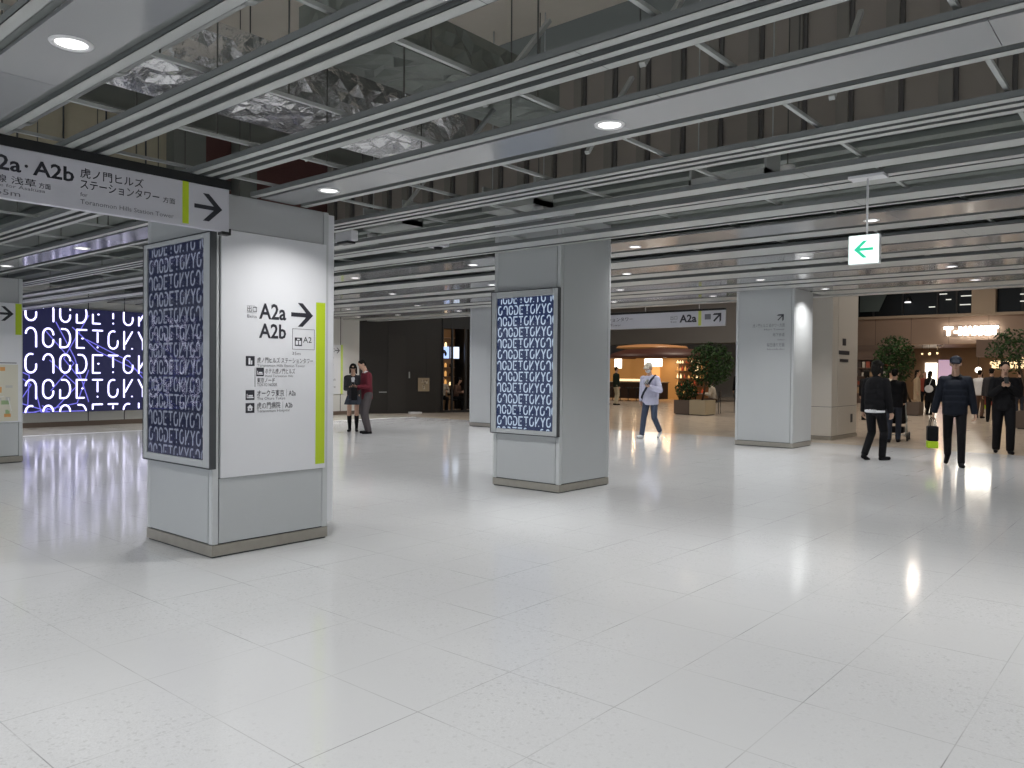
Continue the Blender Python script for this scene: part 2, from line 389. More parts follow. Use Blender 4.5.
NEAR = [
 ('gloss panel strip overhead at the camera, out of the frame', [(-1.38, -1.32, 's'), (-1.22, -0.86, 'p'), (-0.78, -0.72, 's')]),
 ('triple row of white slats above the camera', [(-0.2, -0.14, 's'), (-0.09, -0.03, 's'), (0.02, 0.08, 's')]),
 ('widest gloss panel strip at the top left corner, big round lamp in it', [(1.077, 1.134, 's'), (1.185, 1.485, 'p'), (1.54, 1.60, 's')]),
 ('steepest triple row of white slats, left of the foil wrapped duct', [(1.91, 1.968, 's'), (2.01, 2.07, 's'), (2.12, 2.185, 's')]),
 ('triple row of white slats crossing the picture above the hanging sign', [(2.73, 2.79, 's'), (2.84, 2.89, 's'), (2.94, 3.0, 's')]),
 ('long gloss panel strip with round lamps running into the nearest pillar', [(3.41, 3.47, 's'), (3.51, 3.82, 'p'), (3.88, 3.94, 's')]),
 ('narrow triple row of white slats right behind the long panel strip', [(4.545, 4.61, 's'), (4.65, 4.71, 's'), (4.755, 4.82, 's')]),
]
K = (ZF-1.45)/(ZN-1.45)
FAR = [
 ('single dim slat, first behind the narrow triple row', [(5.34, 5.51, 's')]),
 ('pair of slats above the green arrow lamp', [(5.72, 5.80, 's'), (5.83, 5.99, 's')]),
 ('broad slat touching the front of the middle pillar', [(6.41, 6.66, 's')]),
 ('narrow slat in front of the middle pillar', [(6.72, 6.78, 's')]),
 ('panel strip beside the middle pillar with a row of round lamps', [(7.04, 7.53, 'p'), (7.62, 7.90, 's')]),
 ('paired broad slats behind the middle pillar', [(8.28, 8.76, 's')]),
 ('second lamp strip behind the middle pillar', [(8.86, 9.36, 'p'), (9.46, 9.82, 's')]),
 ('slat pair between the second and third lamp strips', [(10.12, 10.6, 's')]),
 ('third lamp strip behind the middle pillar', [(10.7, 11.25, 'p'), (11.36, 11.72, 's')]),
 ('slats in front of the last lamp strip', [(11.86, 12.30, 's')]),
 ('last lamp strip before the hall', [(12.44, 12.98, 'p'), (13.1, 13.66, 's')]),
]
for rows, z, k in ((NEAR, ZN, 1.0), (FAR[:4], ZN, 1.0), (FAR[4:], ZF, K)):
    for lab, parts in rows:
        t = thing('ceiling_slat_row', lab, 'ceiling slats', (0, parts[0][0]*k, z), 'ceiling slat rows')
        if len(parts) > 1:
            m = MB()
            for a, b in segs(parts[0][0]*k, parts[-1][1]*k):
                for (p0, p1, _), (q0, q1, _) in zip(parts, parts[1:]): m.box(a, b, p1*k-0.004, q0*k+0.004, z+0.026, z+0.034)
            m.build('backing_rail', 'backing', t)
        for y0, y1, kind in parts:
            (slat if kind == 's' else pan)(y0*k, y1*k, z, t)
# end fascia of the low ceiling
m = MB()
for a, b in ((XL, XR),):
    m.box(a, b, CE-0.38, CE-0.3, ZF, ZF+0.25, 0); m.box(a, b, CE-0.3, CE, ZF, ZF+0.02, 0); m.box(a, b, CE-0.04, CE, ZF, ZF+1.2, 0)
o = m.build('trim_2', 'plate'); o['kind'] = 'structure'; o['label'] = 'grey edge band where the slatted ceiling ends'

# carriers above the slats, with their hanger rods
XS = [-20.6, -18.5, -16.4, -14.9, -12.6, -11.55, -10.5, -9.4, -8.3, -7.15, -5.4, -4.55, -3.6, -2.62, -1.63, -0.7, 0.4, 1.5, 2.6, 3.7]
for i, x in enumerate(XS):
    t = thing('ceiling_carrier', 'thin galvanised channel running above the slats, hung on rods', 'ceiling carrier', (x, 0, ZN+0.06), 'carriers above the slats')
    m = MB(); m.box(x-0.011, x+0.011, -1.4, 7.0, ZN+0.055, ZN+0.058); m.box(x-0.011, x-0.009, -1.4, 7.0, ZN+0.058, ZN+0.075); m.box(x+0.009, x+0.011, -1.4, 7.0, ZN+0.058, ZN+0.075)
    m.build('channel', 'channel', t)
    for y in (1.7, 2.5, 3.3, 4.25) if x > -9.4 else (2.5, 4.25):
        yy = y + R_.uniform(-0.12, 0.12)
        m = MB(); m.cyl((x, yy, ZN+0.08), (x, yy, 5.0 if x > -9.4 else 3.5), 0.005, n=6)
        m.build('hanger_rod', 'rod', t)
for i, x in enumerate([-19, -16.5, -13.0, -11.2, -9.3, -8.0, -5.3, -4.1, -2.9, -1.7, -0.5, 0.9]):
    t = thing('ceiling_carrier', 'thin channel above the slats of the rear ceiling', 'ceiling carrier', (x, 8, ZF+0.06), 'carriers above the rear slats')
    m = MB()
    for a, b in ((8.6, CE-0.4),): m.box(x-0.012, x+0.012, a, b, ZF+0.055, ZF+0.085)
    m.build('channel', 'channel', t)
# steep white braces
_br = [((-3.16, 3.0), (640, 40)),]
def brace(p0, p1, wd=0.03):
    p0, p1 = V(p0), V(p1)
    t = thing('ceiling_brace', 'steep pale metal brace between the slats and the slab', 'ceiling brace', p0, 'steep braces above the slats')
    m = MB(); d_ = (p1-p0).normalized(); a = d_.cross(UZ).normalized()*wd/2; b_ = d_.cross(a).normalized()*0.012
    v = [p0-a-b_, p0+a-b_, p0+a+b_, p0-a+b_]; q = [p+(p1-p0) for p in v]
    for k in range(4): m.face([v[k], v[(k+1) % 4], q[(k+1) % 4], q[k]])
    m.face(v[::-1]); m.face(q); m.build('brace_bar', 'channel', t)
for (x, y) in ((-1.95, 3.2), (-0.95, 2.95), (-1.42, 4.2), (-3.0, 4.25), (-4.1, 4.05), (-5.6, 4.9), (-0.62, 2.2), (-4.6, 3.2), (-2.2, 2.2), (-2.9, 3.15)):
    brace((x, y, ZN+0.07), (x-0.05, y+0.62, ZN+0.75))

# ceiling void
m = MB(); m.box(-9.4, 8, -5, 6.45, 5.0, 5.25); struct('ceiling', m, 'slab', 'raw concrete slab above the open ceiling')
m = MB(); m.box(-9.4, 8, 6.45, 7.1, 5.5, 5.6); struct('ceiling', m, 'steel', 'dark recess behind the slab edge')
m = MB(); m.box(-9.4, 8.0, 6.9, 7.05, 3.42, 4.7, 0)
x = -9.3
while x < 8: m.box(x, x+0.10, 6.84, 6.9, 3.42, 4.7, 1); m.box(x+0.10, x+0.13, 6.87, 6.9, 3.42, 4.7, 2); x += 0.39
struct('wall_void', m, ['ribs', mat('rib_edge', (0.20, 0.185, 0.165), 0.8), mat('rib_joint', (0.10, 0.095, 0.09), 0.8)], 'brown ribbed cladding standing above the slatted ceiling')
m = MB(); m.box(-9.4, 8, 6.84, CE, 3.42, 3.5, 0)
y = 6.95
while y < CE: m.box(-9.4, 8, y, y+0.14, 3.37, 3.42, 0); y += 0.30
struct('ceiling', m, 'deck', 'grey green ribbed deck above the rear slats')
m = MB(); m.box(-21.6, -9.4, -9, CE, 3.55, 3.65, 0)
y = -1.0
while y < CE: m.box(-21.6, -9.4, y, y+0.12, 3.46, 3.55, 0); y += 0.6
struct('ceiling', m, 'deck', 'dark deck above the slats on the left')
m = MB()
m.box(-9.55, -9.4, -7, 4.95, 3.3, 5.3, 0); m.box(-9.55, -9.4, 4.95, 6.9, 3.3, 5.3, 1)
for y in [k*0.45-2 for k in range(16)]: m.box(-9.4, -9.39, y-0.008, y+0.008, 3.3, 5.3, 2)
m.box(-9.4, -9.2, 4.55, 4.95, 2.95, 5.0, 3); m.box(-9.4, -9.2, 5.4, 5.65, 2.95, 5.0, 3)
struct('wall_void', m, ['cream', 'maroon', 'groove', 'steel'], 'cream boards and red oxide steel seen through the slats')
# I beams and trays
def ibeam(y, x0, x1, z, h=0.3, wd=0.16, lab='dark steel beam high above the slats', grp='steel beams above the slats'):
    m = MB(); m.box(x0, x1, y-wd/2, y+wd/2, z, z+0.02); m.box(x0, x1, y-wd/2, y+wd/2, z+h-0.02, z+h); m.box(x0, x1, y-0.008, y+0.008, z, z+h)
    tag(m.build('steel_beam', 'steel'), lab, 'steel beam', grp)
ibeam(6.95, -9.3, 7.9, 4.7, h=0.78, wd=0.22, lab='deep dark beam standing in for the shaded recess above the ribbed cladding', grp=None)  # dark beam put in for the shade of the recess behind the slab
for x in (-7.6, 0.2):
    m = MB(); m.box(x-0.09, x+0.09, -2, 6.8, 3.85, 3.87); m.box(x-0.09, x+0.09, -2, 6.8, 4.13, 4.15); m.box(x-0.009, x+0.009, -2, 6.8, 3.87, 4.13)
    tag(m.build('steel_beam', 'steel'), 'dark steel cross beam above the slats', 'steel beam', 'steel cross beams above the slats')
def crumple(mb, x0, x1, y0, y1, z0, z1, amp=0.03, n=26, mi=0, step=0.09):
    """wrapped duct: box whose skin is dented"""
    rr = random.Random(3)
    def sheet(o_, a, b, nu, nv, nn):
        g = [[mb.bm.verts.new(o_+a*(i/nu)+b*(j/nv)+(nn*(rr.uniform(-amp, amp)) if 0 < i < nu and 0 < j < nv else V((0, 0, 0)))) for j in range(nv+1)] for i in range(nu+1)]
        for i in range(nu):
            for j in range(nv):
                if rr.random() < 0.5: f = [mb.bm.faces.new((g[i][j], g[i+1][j], g[i+1][j+1])), mb.bm.faces.new((g[i][j], g[i+1][j+1], g[i][j+1]))]
                else: f = [mb.bm.faces.new((g[i][j], g[i+1][j], g[i][j+1])), mb.bm.faces.new((g[i+1][j], g[i+1][j+1], g[i][j+1]))]
                for q in f: q.material_index = mi
    X_, Y_, Z_ = V((x1-x0, 0, 0)), V((0, y1-y0, 0)), V((0, 0, z1-z0)); o = V((x0, y0, z0))
    nu, nv = max(3, int((x1-x0)/step)), max(3, int((y1-y0)/step))
    sheet(o, X_, Y_, nu, nv, UZ); sheet(o+Z_, X_, Y_, nu, nv, UZ)
    sheet(o, X_, Z_, nu, 4, RY); sheet(o+Y_, X_, Z_, nu, 4, RY); sheet(o, Y_, Z_, nv, 4, RX); sheet(o+X_, Y_, Z_, nv, 4, RX)
m = MB(); crumple(m, -5.3, -4.62, 1.75, 4.85, 3.28, 3.62, amp=0.026, step=0.075)
t = thing('ventilation_duct', 'silver foil wrapped duct above the slats, left of centre', 'duct', (-4.96, 3.3, 3.28)); m.build('foil_wrap', 'foil', t)
m = MB(); crumple(m, -4.4, -3.8, 3.0, 5.0, 3.5, 3.8, amp=0.02)
tag(m.build('ventilation_duct', 'duct'), 'dull galvanised duct right of the foil wrapped one', 'duct')
m = MB(); m.cyl((-6.5, 1.78, 3.02), (-0.5, 1.78, 3.02), 0.05, n=18); m.cyl((-6.5, 1.66, 3.08), (-0.5, 1.66, 3.08), 0.022, n=10)
for x in (-5.5, -4.2, -2.95, -1.7): m.cyl((x-0.03, 1.78, 3.02), (x+0.03, 1.78, 3.02), 0.06, n=18)
tag(m.build('pipe', 'slat'), 'pale pipe above the slat at the top left', 'pipe')
m = MB()
for yy, zz, r in ((7.3, 3.18, 0.03), (9.4, 3.28, 0.025), (11.4, 3.28, 0.03)):
    m = MB(); m.cyl((XL, yy, zz), (XR, yy, zz), r, n=10); tag(m.build('pipe', 'slat'), 'pale conduit running above the rear slats', 'pipe', 'conduits above the rear slats')
for x, y in ((-7.0, 5.9), (-5.2, 6.0), (-3.0, 6.3)):
    m = MB(); m.box(x-0.35, x+0.35, y, y+0.3, 3.1, 3.16); m.box(x-0.35, x-0.33, y, y+0.3, 3.1, 3.36); m.box(x+0.33, x+0.35, y, y+0.3, 3.1, 3.36)
    for xx in (x-0.34, x+0.34): m.cyl((xx, y+0.15, 3.1), (xx, y+0.15, 5.0), 0.006, n=6)
    tag(m.build('cable_tray', 'channel'), 'short grey cable tray above the rear slats', 'cable tray', 'cable trays above the rear slats')

# ------------------------------------------------------------------ round ceiling lamps
def make_downlight(loc):
    t = thing('downlight', 'round ceiling lamp', 'ceiling lamp', loc)
    m = MB(); m.lathe([(0.062, 0.0), (0.066, -0.006), (0.082, -0.006), (0.086, 0.0), (0.086, 0.006), (0.062, 0.006), (0.062, 0.0)], n=32); m.build('trim_ring', 'ring', t, local=True)
    m = MB(); m.lathe([(0.0005, -0.001), (0.062, -0.001)], n=32); m.build('lens', 'lens', t, local=True)
    ld = bpy.data.lights.new('downlight_lamp', 'AREA'); ld.shape = 'DISK'; ld.size = 0.13; ld.energy = DOWNLIGHT_W; ld.color = (1.0, 0.985, 0.965); ld.spread = rad(126)
    lo = bpy.data.objects.new('lamp', ld); COL.objects.link(lo); lo.parent = t; lo.location = (0, 0, -0.009)
    return t
DL = None
_fl = []
def far_light():
    if not _fl:
        q = bpy.data.lights['downlight_lamp'].copy(); q.energy = DOWNLIGHT_W*FAR_GAIN; _fl.append(q)
    return _fl[0]
def downlight(x, y, z, label, group=None):
    global DL
    if DL is None: DL = make_downlight((x, y, z)); t = DL
    else: t = copy_tree(DL); t.location = (x, y, z)
    if z > ZN+0.05:
        for c in t.children:
            if c.type == 'LIGHT': c.data = far_light()
    t['label'] = label
    if group: t['group'] = group
    elif 'group' in t: del t['group']
    return t
zc = ZN+0.002
downlight(-3.60, 1.333, zc, 'largest looking round lamp, in the panel at the top left')
downlight(-2.44, 3.67, zc, 'round lamp in the long panel strip near the top centre')
downlight(-4.98, 3.67, zc, 'round lamp just above the right edge of the nearest pillar')
downlight(-9.6, 3.67, zc, 'round lamp between the left pillar and the nearest pillar')
downlight(-12.1, 3.67, zc, 'round lamp cut by the left edge of the picture')
for x in (-15.2, -17.8): downlight(x, 3.67, zc, 'round ceiling lamp added unseen left of the picture to light the left wall', 'lamps left of the picture')  # lamps added out of view to light the left wall
for x in (0.1, 2.64, 5.2): downlight(x, 3.67, zc, 'round ceiling lamp outside the right of the picture', 'lamps outside the picture')
for x in (-6.2, -1.06, 1.5, 4.0): downlight(x, 1.333, zc, 'round ceiling lamp beside or behind the camera', 'lamps beside the camera')
for x in (-14, -9, -6.5, -4, -1.5, 1.0, 3.5): downlight(x, -1.04, zc, 'round ceiling lamp beside or behind the camera', 'lamps beside the camera')
for x in (-7.5,): downlight(x, 3.67, zc, 'round lamp hidden behind the nearest pillar')
zf = ZF+0.002
F = [(-4.552, 7.365, 'right of the middle pillar, topmost of four above the hanging exit sign'), (-5.868, 9.29, 'right of the middle pillar, second from the top of four'),
 (-7.073, 11.0, 'right of the middle pillar, third from the top of four'), (-8.358, 12.78, 'right of the middle pillar, lowest of four'),
 (-2.132, 7.365, 'just above the green arrow lamp'), (-3.405, 9.25, 'left of the green arrow lamp'), (-4.688, 11.0, 'above the arrow pillar'),
 (-6.317, 12.8, 'left above the arrow pillar'), (-2.242, 11.05, 'at the far right, upper one of two'), (-2.287, 12.757, 'at the far right, lower one of two'),
 (-4.369, 12.747, 'above the beige pier'), (-6.954, 7.36, 'left of the middle pillar, the brightest there'), (-8.3, 9.223, 'touching the left edge of the middle pillar'),
 (-9.326, 7.346, 'right of the nearest pillar, the highest there'), (-10.703, 9.262, 'second below, right of the nearest pillar'), (-12.159, 11.2, 'above the charcoal wall, upper middle'),
 (-14.136, 10.95, 'beside the nearest pillar, above the white board'), (-15.986, 12.7, 'above the left end of the charcoal wall'), (-14.565, 12.78, 'above the middle of the charcoal wall'), (-12.434, 12.716, 'above the glazed shop bay')]
for x, y, s_ in F: downlight(x*K, y*K, zf, 'small lamp ' + s_)
for x, y in ((0.3, 7.365), (0.2, 11.0), (2.8, 9.25), (0.4, 12.75), (-11.6, 7.36), (-14.0, 7.4), (-16.8, 9.25), (-10.4, 12.7), (-9.6, 11.0)): downlight(x*K, y*K, zf, 'small round ceiling lamp added behind the nearest pillar to light the left wall', 'hidden lamps')
for x, y in ((-20.0, 12.0), (-20.0, 14.2), (-19.8, 9.9)): downlight(x, y, zf, 'small round ceiling lamp added behind the nearest pillar to light the left wall', 'hidden lamps')  # added out of sight to brighten the left wall

def added_spot(x, y, z):  # unseen can, added to light the middle floor and the left wall
    t = thing('spotlight', 'unseen spotlight can added above the slats to light the floor between lamp rows', 'spotlight', (x, y, z), 'added spotlights above the slats')
    m = MB(); m.lathe([(0.05, 0.0), (0.055, 0.0), (0.055, 0.09), (0.001, 0.09)], n=20); m.build('can', 'ring', t, local=True)
    m = MB(); m.lathe([(0.0005, 0.004), (0.05, 0.004)], n=20); m.build('lens', 'lens', t, local=True)
    m = MB(); m.cyl((0, 0, 0.09), (0, 0, (3.37 if y > 6.84 else 5.0)-z), 0.006, n=6); m.build('stem', 'rod', t, local=True)
    lo = bpy.data.objects.new('lamp', spot_light()); COL.objects.link(lo); lo.parent = t; lo.location = (0, 0, -0.001)
_sl = []
def spot_light():
    if not _sl:
        q = bpy.data.lights['downlight_lamp'].copy(); q.size = 0.09; q.spread = rad(104); q.energy = DOWNLIGHT_W*1.3; _sl.append(q)
    return _sl[0]
for x in (-20.1, -17.6, -15.1, -12.4, -9.9, -7.45, -4.9, -2.4, 0.1, 2.6, 5.1): added_spot(x, 6.12, 3.0)

# ------------------------------------------------------------------ lettered screens
def arc(cx, cy, rx, ry, a0, a1, n=7): return [(cx+rx*math.cos(rad(a0+(a1-a0)*i/n)), cy+ry*math.sin(rad(a0+(a1-a0)*i/n))) for i in range(n+1)]
GL = {
 'N': [[(1, 0), (1, .62)] + arc(.5, .62, .5, .38, 0, 150) + [(.03, .7)]],
 'O': [arc(.5, .33, .5, .33, 10, -180) + [(0, .67)] + arc(.5, .67, .5, .33, 180, 0)],
 'o': [[(1, .45), (1, .3)] + arc(.5, .3, .5, .3, 0, -180) + [(0, .65)] + arc(.5, .65, .5, .35, 180, 70)],
 'D': [[(.15, 1), (.45, 1)] + arc(.45, .5, .55, .5, 90, -90, 10) + [(.0, 0), (0, .45)]],
 'E': [[(1, 1), (0, 1), (0, 0), (.75, 0)], [(.55, .52), (.62, .52)]],
 'T': [[(0, 1), (1, 1)], [(.5, .88), (.5, .34)], [(.5, .04), (.5, .06)]],
 'K': [[(.05, 1), (.05, 0)], [(.95, 1), (.18, .30)], [(.92, .03), (.95, .03)]],
 'Y': [[(0, 1), (.5, .48), (1, 1)], [(.5, .48), (.5, 0)]],
}
WORD = 'NODETOKYO'
def glyph_rows(mb, o, rx, uy, W, H, pitch, rowp, gh, gw, stroke, phase0, shift, ytop, n_off, mi):
    r = 0
    while True:
        yb = ytop - r*rowp          # baseline of the row
        if yb + gh < 0: break
        x = -pitch*9*3 + phase0 + (shift if r % 2 else 0); k = 0
        while x < W:
            ch = WORD[k % 9]; ch = {'O': 'O' if k % 9 == 1 else 'o'}.get(ch, ch)
            if x > -gw:
                for st in GL[ch]:
                    pts = [(x+p[0]*gw, yb+p[1]*gh) for p in st]
                    run = []
                    def flush():
                        if len(run) > 1: mb.ribbon(run, stroke, o, rx, uy, n_off, mi)
                    sub = []
                    for a, b in zip(pts, pts[1:]):
                        n = 4
                        for i in range(n): sub.append((a[0]+(b[0]-a[0])*i/n, a[1]+(b[1]-a[1])*i/n))
                    sub.append(pts[-1])
                    e = stroke*0.5
                    for p in sub:
                        if e < p[0] < W-e and e < p[1] < H-e: run.append(p)
                        else: flush(); run = []
                    flush()
            x += pitch; k += 1
        r += 1

# video wall
M_['led_dark'] = mat('video_wall_ground', (0.01, 0.01, 0.03), 0.5, emit=(0.009, 0.010, 0.040), strength=1.0)
M_['led_text'] = mat('video_wall_letters', (0.02, 0.02, 0.02), 0.5, emit=(0.78, 0.76, 1.0), strength=2.6)
M_['led_halo'] = mat('video_wall_letter_glow', (0.02, 0.02, 0.05), 0.5, emit=(0.10, 0.085, 0.40), strength=1.0)
M_['led_line'] = mat('video_wall_lines', (0.02, 0.02, 0.05), 0.5, emit=(0.20, 0.19, 0.85), strength=1.0)
t = thing('video_wall', 'huge wall screen with glowing white NODE TOKYO lettering on navy', 'video wall', (-21.27, 3, 0.36))
m = MB(); m.box(-21.295, -21.20, -8.0, 14.0, 0.36, 2.95); m.build('housing', 'black', t)
o = V((-21.198, -8.0, 0.36)); W, H = 22.0, 2.59
m = MB(); m.face([o+RY*a+UZ*b for a, b in ((0, 0), (W, 0), (W, H), (0, H))]); m.build('screen', 'led_dark', t)
# rows: letters .41 wide pitch, row pitch .64
ph = (6.8+8.0) + 0.0
args = dict(W=W, H=H, pitch=0.384, rowp=0.63, gh=0.455, gw=0.232)
px0 = (7.215+8.0) % (0.384*9)       # where an N starts in the full rows
m = MB(); glyph_rows(m, o, RY, UZ, stroke=0.064, phase0=px0, shift=-0.384, ytop=2.24, n_off=0.002, mi=0, **args); m.build('letter_glow', 'led_halo', t)
m = MB(); rr = random.Random(11)
for k in range(64):
    p = (rr.uniform(0, W), rr.uniform(0, H))
    for j in range(2):
        a = rr.uniform(-2.4, -0.3); q = (p[0]+math.cos(a)*rr.uniform(.5, 1.5), p[1]+math.sin(a)*rr.uniform(.5, 1.3))
        q = (min(max(q[0], 0.02), W-.02), min(max(q[1], 0.02), H-.02)); m.ribbon([p, q], 0.024, o, RY, UZ, 0.0035); p = q
m.build('line_network', 'led_line', t)
m = MB(); glyph_rows(m, o, RY, UZ, stroke=0.037, phase0=px0, shift=-0.384, ytop=2.24, n_off=0.005, mi=0, **args); m.build('lettering', 'led_text', t)

def pillar_screen(y, x0, x1, z0, z1, mg, label, ground, ink, glass, phase):
    """framed portrait screen on a -y face"""
    t = thing('pillar_screen', label, 'digital screen', ((x0+x1)/2, y, z0))
    m = MB(); fl, fr, fb, ft = mg; d_ = 0.05
    ya, yb = y-d_, y-0.001
    m.box(x0, x0+fl, ya, yb, z0, z1); m.box(x1-fr, x1, ya, yb, z0, z1); m.box(x0+fl, x1-fr, ya, yb, z1-ft, z1); m.box(x0+fl, x1-fr, ya, yb, z0, z0+fb)
    m.build('frame', 'plate', t, bevel=0.004)
    m = MB(); m.box(x0-0.006, x0+0.004, ya-0.003, yb, z0-0.006, z1+0.006); m.box(x1-0.004, x1+0.006, ya-0.003, yb, z0-0.006, z1+0.006)
    m.box(x0, x1, ya-0.003, yb, z1-0.002, z1+0.008); m.box(x0, x1, ya-0.003, yb, z0-0.008, z0+0.002); m.build('frame_edge', 'groove', t)
    o = V((x0+fl, y-0.034, z0+fb)); W, H = x1-x0-fl-fr, z1-z0-fb-ft
    m = MB(); m.face([o+RX*a+UZ*b for a, b in ((0, 0), (W, 0), (W, H), (0, H))]); m.build('display', ground, t)
    m = MB(); glyph_rows(m, o, RX, UZ, W=W, H=H, pitch=0.088, rowp=0.1385, gh=0.105, gw=0.057, stroke=0.0165, phase0=phase, shift=0.098, ytop=H-0.07, n_off=0.001, mi=0); m.build('lettering', ink, t)
    o = V((x0+fl, y-0.040, z0+fb)); m = MB(); m.face([o+RX*a+UZ*b for a, b in ((0, 0), (W, 0), (W, H), (0, H))]); m.build('cover_glass', glass, t, smooth='keep')
    return t
gl = bpy.data.materials.new('cover_glass'); gl.use_nodes = True; nt = gl.node_tree; nt.nodes.clear()
out = nt.nodes.new('ShaderNodeOutputMaterial'); mxs = nt.nodes.new('ShaderNodeMixShader'); tr = nt.nodes.new('ShaderNodeBsdfTransparent'); gs = nt.nodes.new('ShaderNodeBsdfGlossy')
gs.inputs['Roughness'].default_value = 0.03; fr_ = nt.nodes.new('ShaderNodeFresnel'); fr_.inputs[0].default_value = 1.5
nt.links.new(fr_.outputs[0], mxs.inputs[0]); nt.links.new(tr.outputs[0], mxs.inputs[1]); nt.links.new(gs.outputs[0], mxs.inputs[2]); nt.links.new(mxs.outputs[0], out.inputs[0])
M_['glass'] = gl
M_['scr_navy'] = mat('screen_navy', (0.01, 0.01, 0.02), 0.6, emit=(0.009, 0.019, 0.065), strength=1.0)
M_['scr_white'] = mat('screen_white', (0.02, 0.02, 0.02), 0.6, emit=(0.42, 0.52, 0.66), strength=1.0)
M_['scr_dim'] = mat('screen_dark', (0.01, 0.01, 0.02), 0.6, emit=(0.008, 0.011, 0.03), strength=1.0)
M_['scr_grey'] = mat('screen_grey', (0.02, 0.02, 0.02), 0.6, emit=(0.17, 0.19, 0.25), strength=1.0)
pillar_screen(3.10, -6.70, -5.60, 0.70, 2.49, (0.06, 0.105, 0.055, 0.035), 'dark portrait screen of NODE TOKYO lettering on the nearest pillar', 'scr_dim', 'scr_grey', 'glass', 0.012)
pillar_screen(7.57, -6.77, -5.705, 0.685, 2.467, (0.085, 0.07, 0.055, 0.08), 'navy portrait screen of white NODE TOKYO lettering on the middle pillar', 'scr_navy', 'scr_white', 'glass', 0.012)

# ------------------------------------------------------------------ wayfinding board on the nearest pillar
X0 = -5.645
t = thing('wayfinding_board', 'tall white exit sign A2a A2b with green stripe on the nearest pillar', 'sign board', (X0, 3.65, 0.61))
m = MB(); m.box(-5.654, X0, 3.165, 4.137, 0.613, 2.533); m.build('board', 'board', t)
m = MB(); m.box(X0, X0+0.002, 4.035, 4.128, 0.652, 2.032); m.build('green_stripe', 'lime', t)
m = MB(); o = lambda y, z: V((X0, y, z))
text(m, 'A2a', o(3.49, 1.865), RY, UZ, 0.125, width=0.25, bold=0.022)
text(m, 'A2b', o(3.49, 1.712), RY, UZ, 0.116, width=0.25, bold=0.022)
arrow(m, o(3.895, 1.915), RY, UZ, 0.215, wd=0.16)
for z0_, s_, sz, w_ in ((1.512, '虎ノ門ヒルズ ステーションタワー', 0.036, 0.53), (1.242, 'オークラ東京｜A2a', 0.042, 0.36), (1.143, '虎の門病院｜A2b', 0.042, 0.33)):
    text(m, s_, o(3.475, z0_), RY, UZ, sz, width=w_)
text(m, 'ホテル虎ノ門ヒルズ', o(3.548, 1.425), RY, UZ, 0.034, width=0.28); text(m, '東京ノード', o(3.475, 1.352), RY, UZ, 0.032, width=0.16)
text(m, 'A2', o(3.905, 1.685), RY, UZ, 0.05, width=0.085); text(m, '出口', o(3.385, 1.915), RY, UZ, 0.035, width=0.085)
m.build('lettering', 'ink', t)
m = MB()
for z0_, s_, w_ in ((1.478, 'Toranomon Hills Station Tower', 0.45), (1.212, 'The Okura Tokyo', 0.26), (1.112, 'Toranomon Hospital', 0.30)):
    text(m, s_, o(3.475, z0_), RY, UZ, 0.022, width=w_)
text(m, 'Hotel Toranomon Hills', o(3.548, 1.395), RY, UZ, 0.020, width=0.26); text(m, 'TOKYO NODE', o(3.475, 1.322), RY, UZ, 0.024, width=0.18)
text(m, 'Exits', o(3.385, 1.865), RY, UZ, 0.026, width=0.085); text(m, '35m', o(3.80, 1.58), RY, UZ, 0.026, width=0.08)
for a, b, c, d_ in ((3.80, 4.02, 1.795, 1.799), (3.80, 4.02, 1.625, 1.629), (3.80, 3.804, 1.625, 1.799), (4.016, 4.02, 1.625, 1.799), (3.455, 3.459, 1.315, 1.47)):
    m.box(X0, X0+0.0012, a, b, c, d_)
m.box(X0, X0+0.0012, 3.385, 3.465, 1.905, 1.907); m.box(X0, X0+0.0012, 3.385, 3.465, 1.958, 1.960)
m.build('small_lettering', 'ink_grey', t)
def icon(mb, y, z, s, kind):
    mb.box(X0, X0+0.001, y, y+s, z, z+s, 0); e = X0+0.001
    P = lambda a, b: (e+0.0006, y+a*s, z+b*s)
    B_ = lambda a, b, c, d_: mb.box(e, e+0.0006, y+a*s, y+b*s, z+c*s, z+d_*s, 1)
    if kind == 'tower': B_(.30, .52, .15, .80); B_(.58, .72, .15, .55)
    if kind == 'bed': B_(.12, .88, .18, .30); B_(.12, .20, .18, .62); B_(.30, .80, .34, .50)
    if kind == 'hosp': mb.face([P(.15, .55), P(.5, .85), P(.85, .55)], 1); B_(.25, .75, .22, .55); mb.box(e, e+0.001, y+.42*s, y+.58*s, z+.30*s, z+.46*s, 0)
    if kind == 'lift': B_(.12, .44, .14, .62); B_(.56, .88, .14, .62); B_(.3, .7, .72, .86)
m = MB(); icon(m, 3.375, 1.483, 0.078, 'tower'); icon(m, 3.468, 1.402, 0.068, 'bed'); icon(m, 3.375, 1.213, 0.078, 'bed'); icon(m, 3.375, 1.110, 0.078, 'hosp'); icon(m, 3.825, 1.655, 0.07, 'lift')
m.build('pictograms', ['ink', 'board'], t)

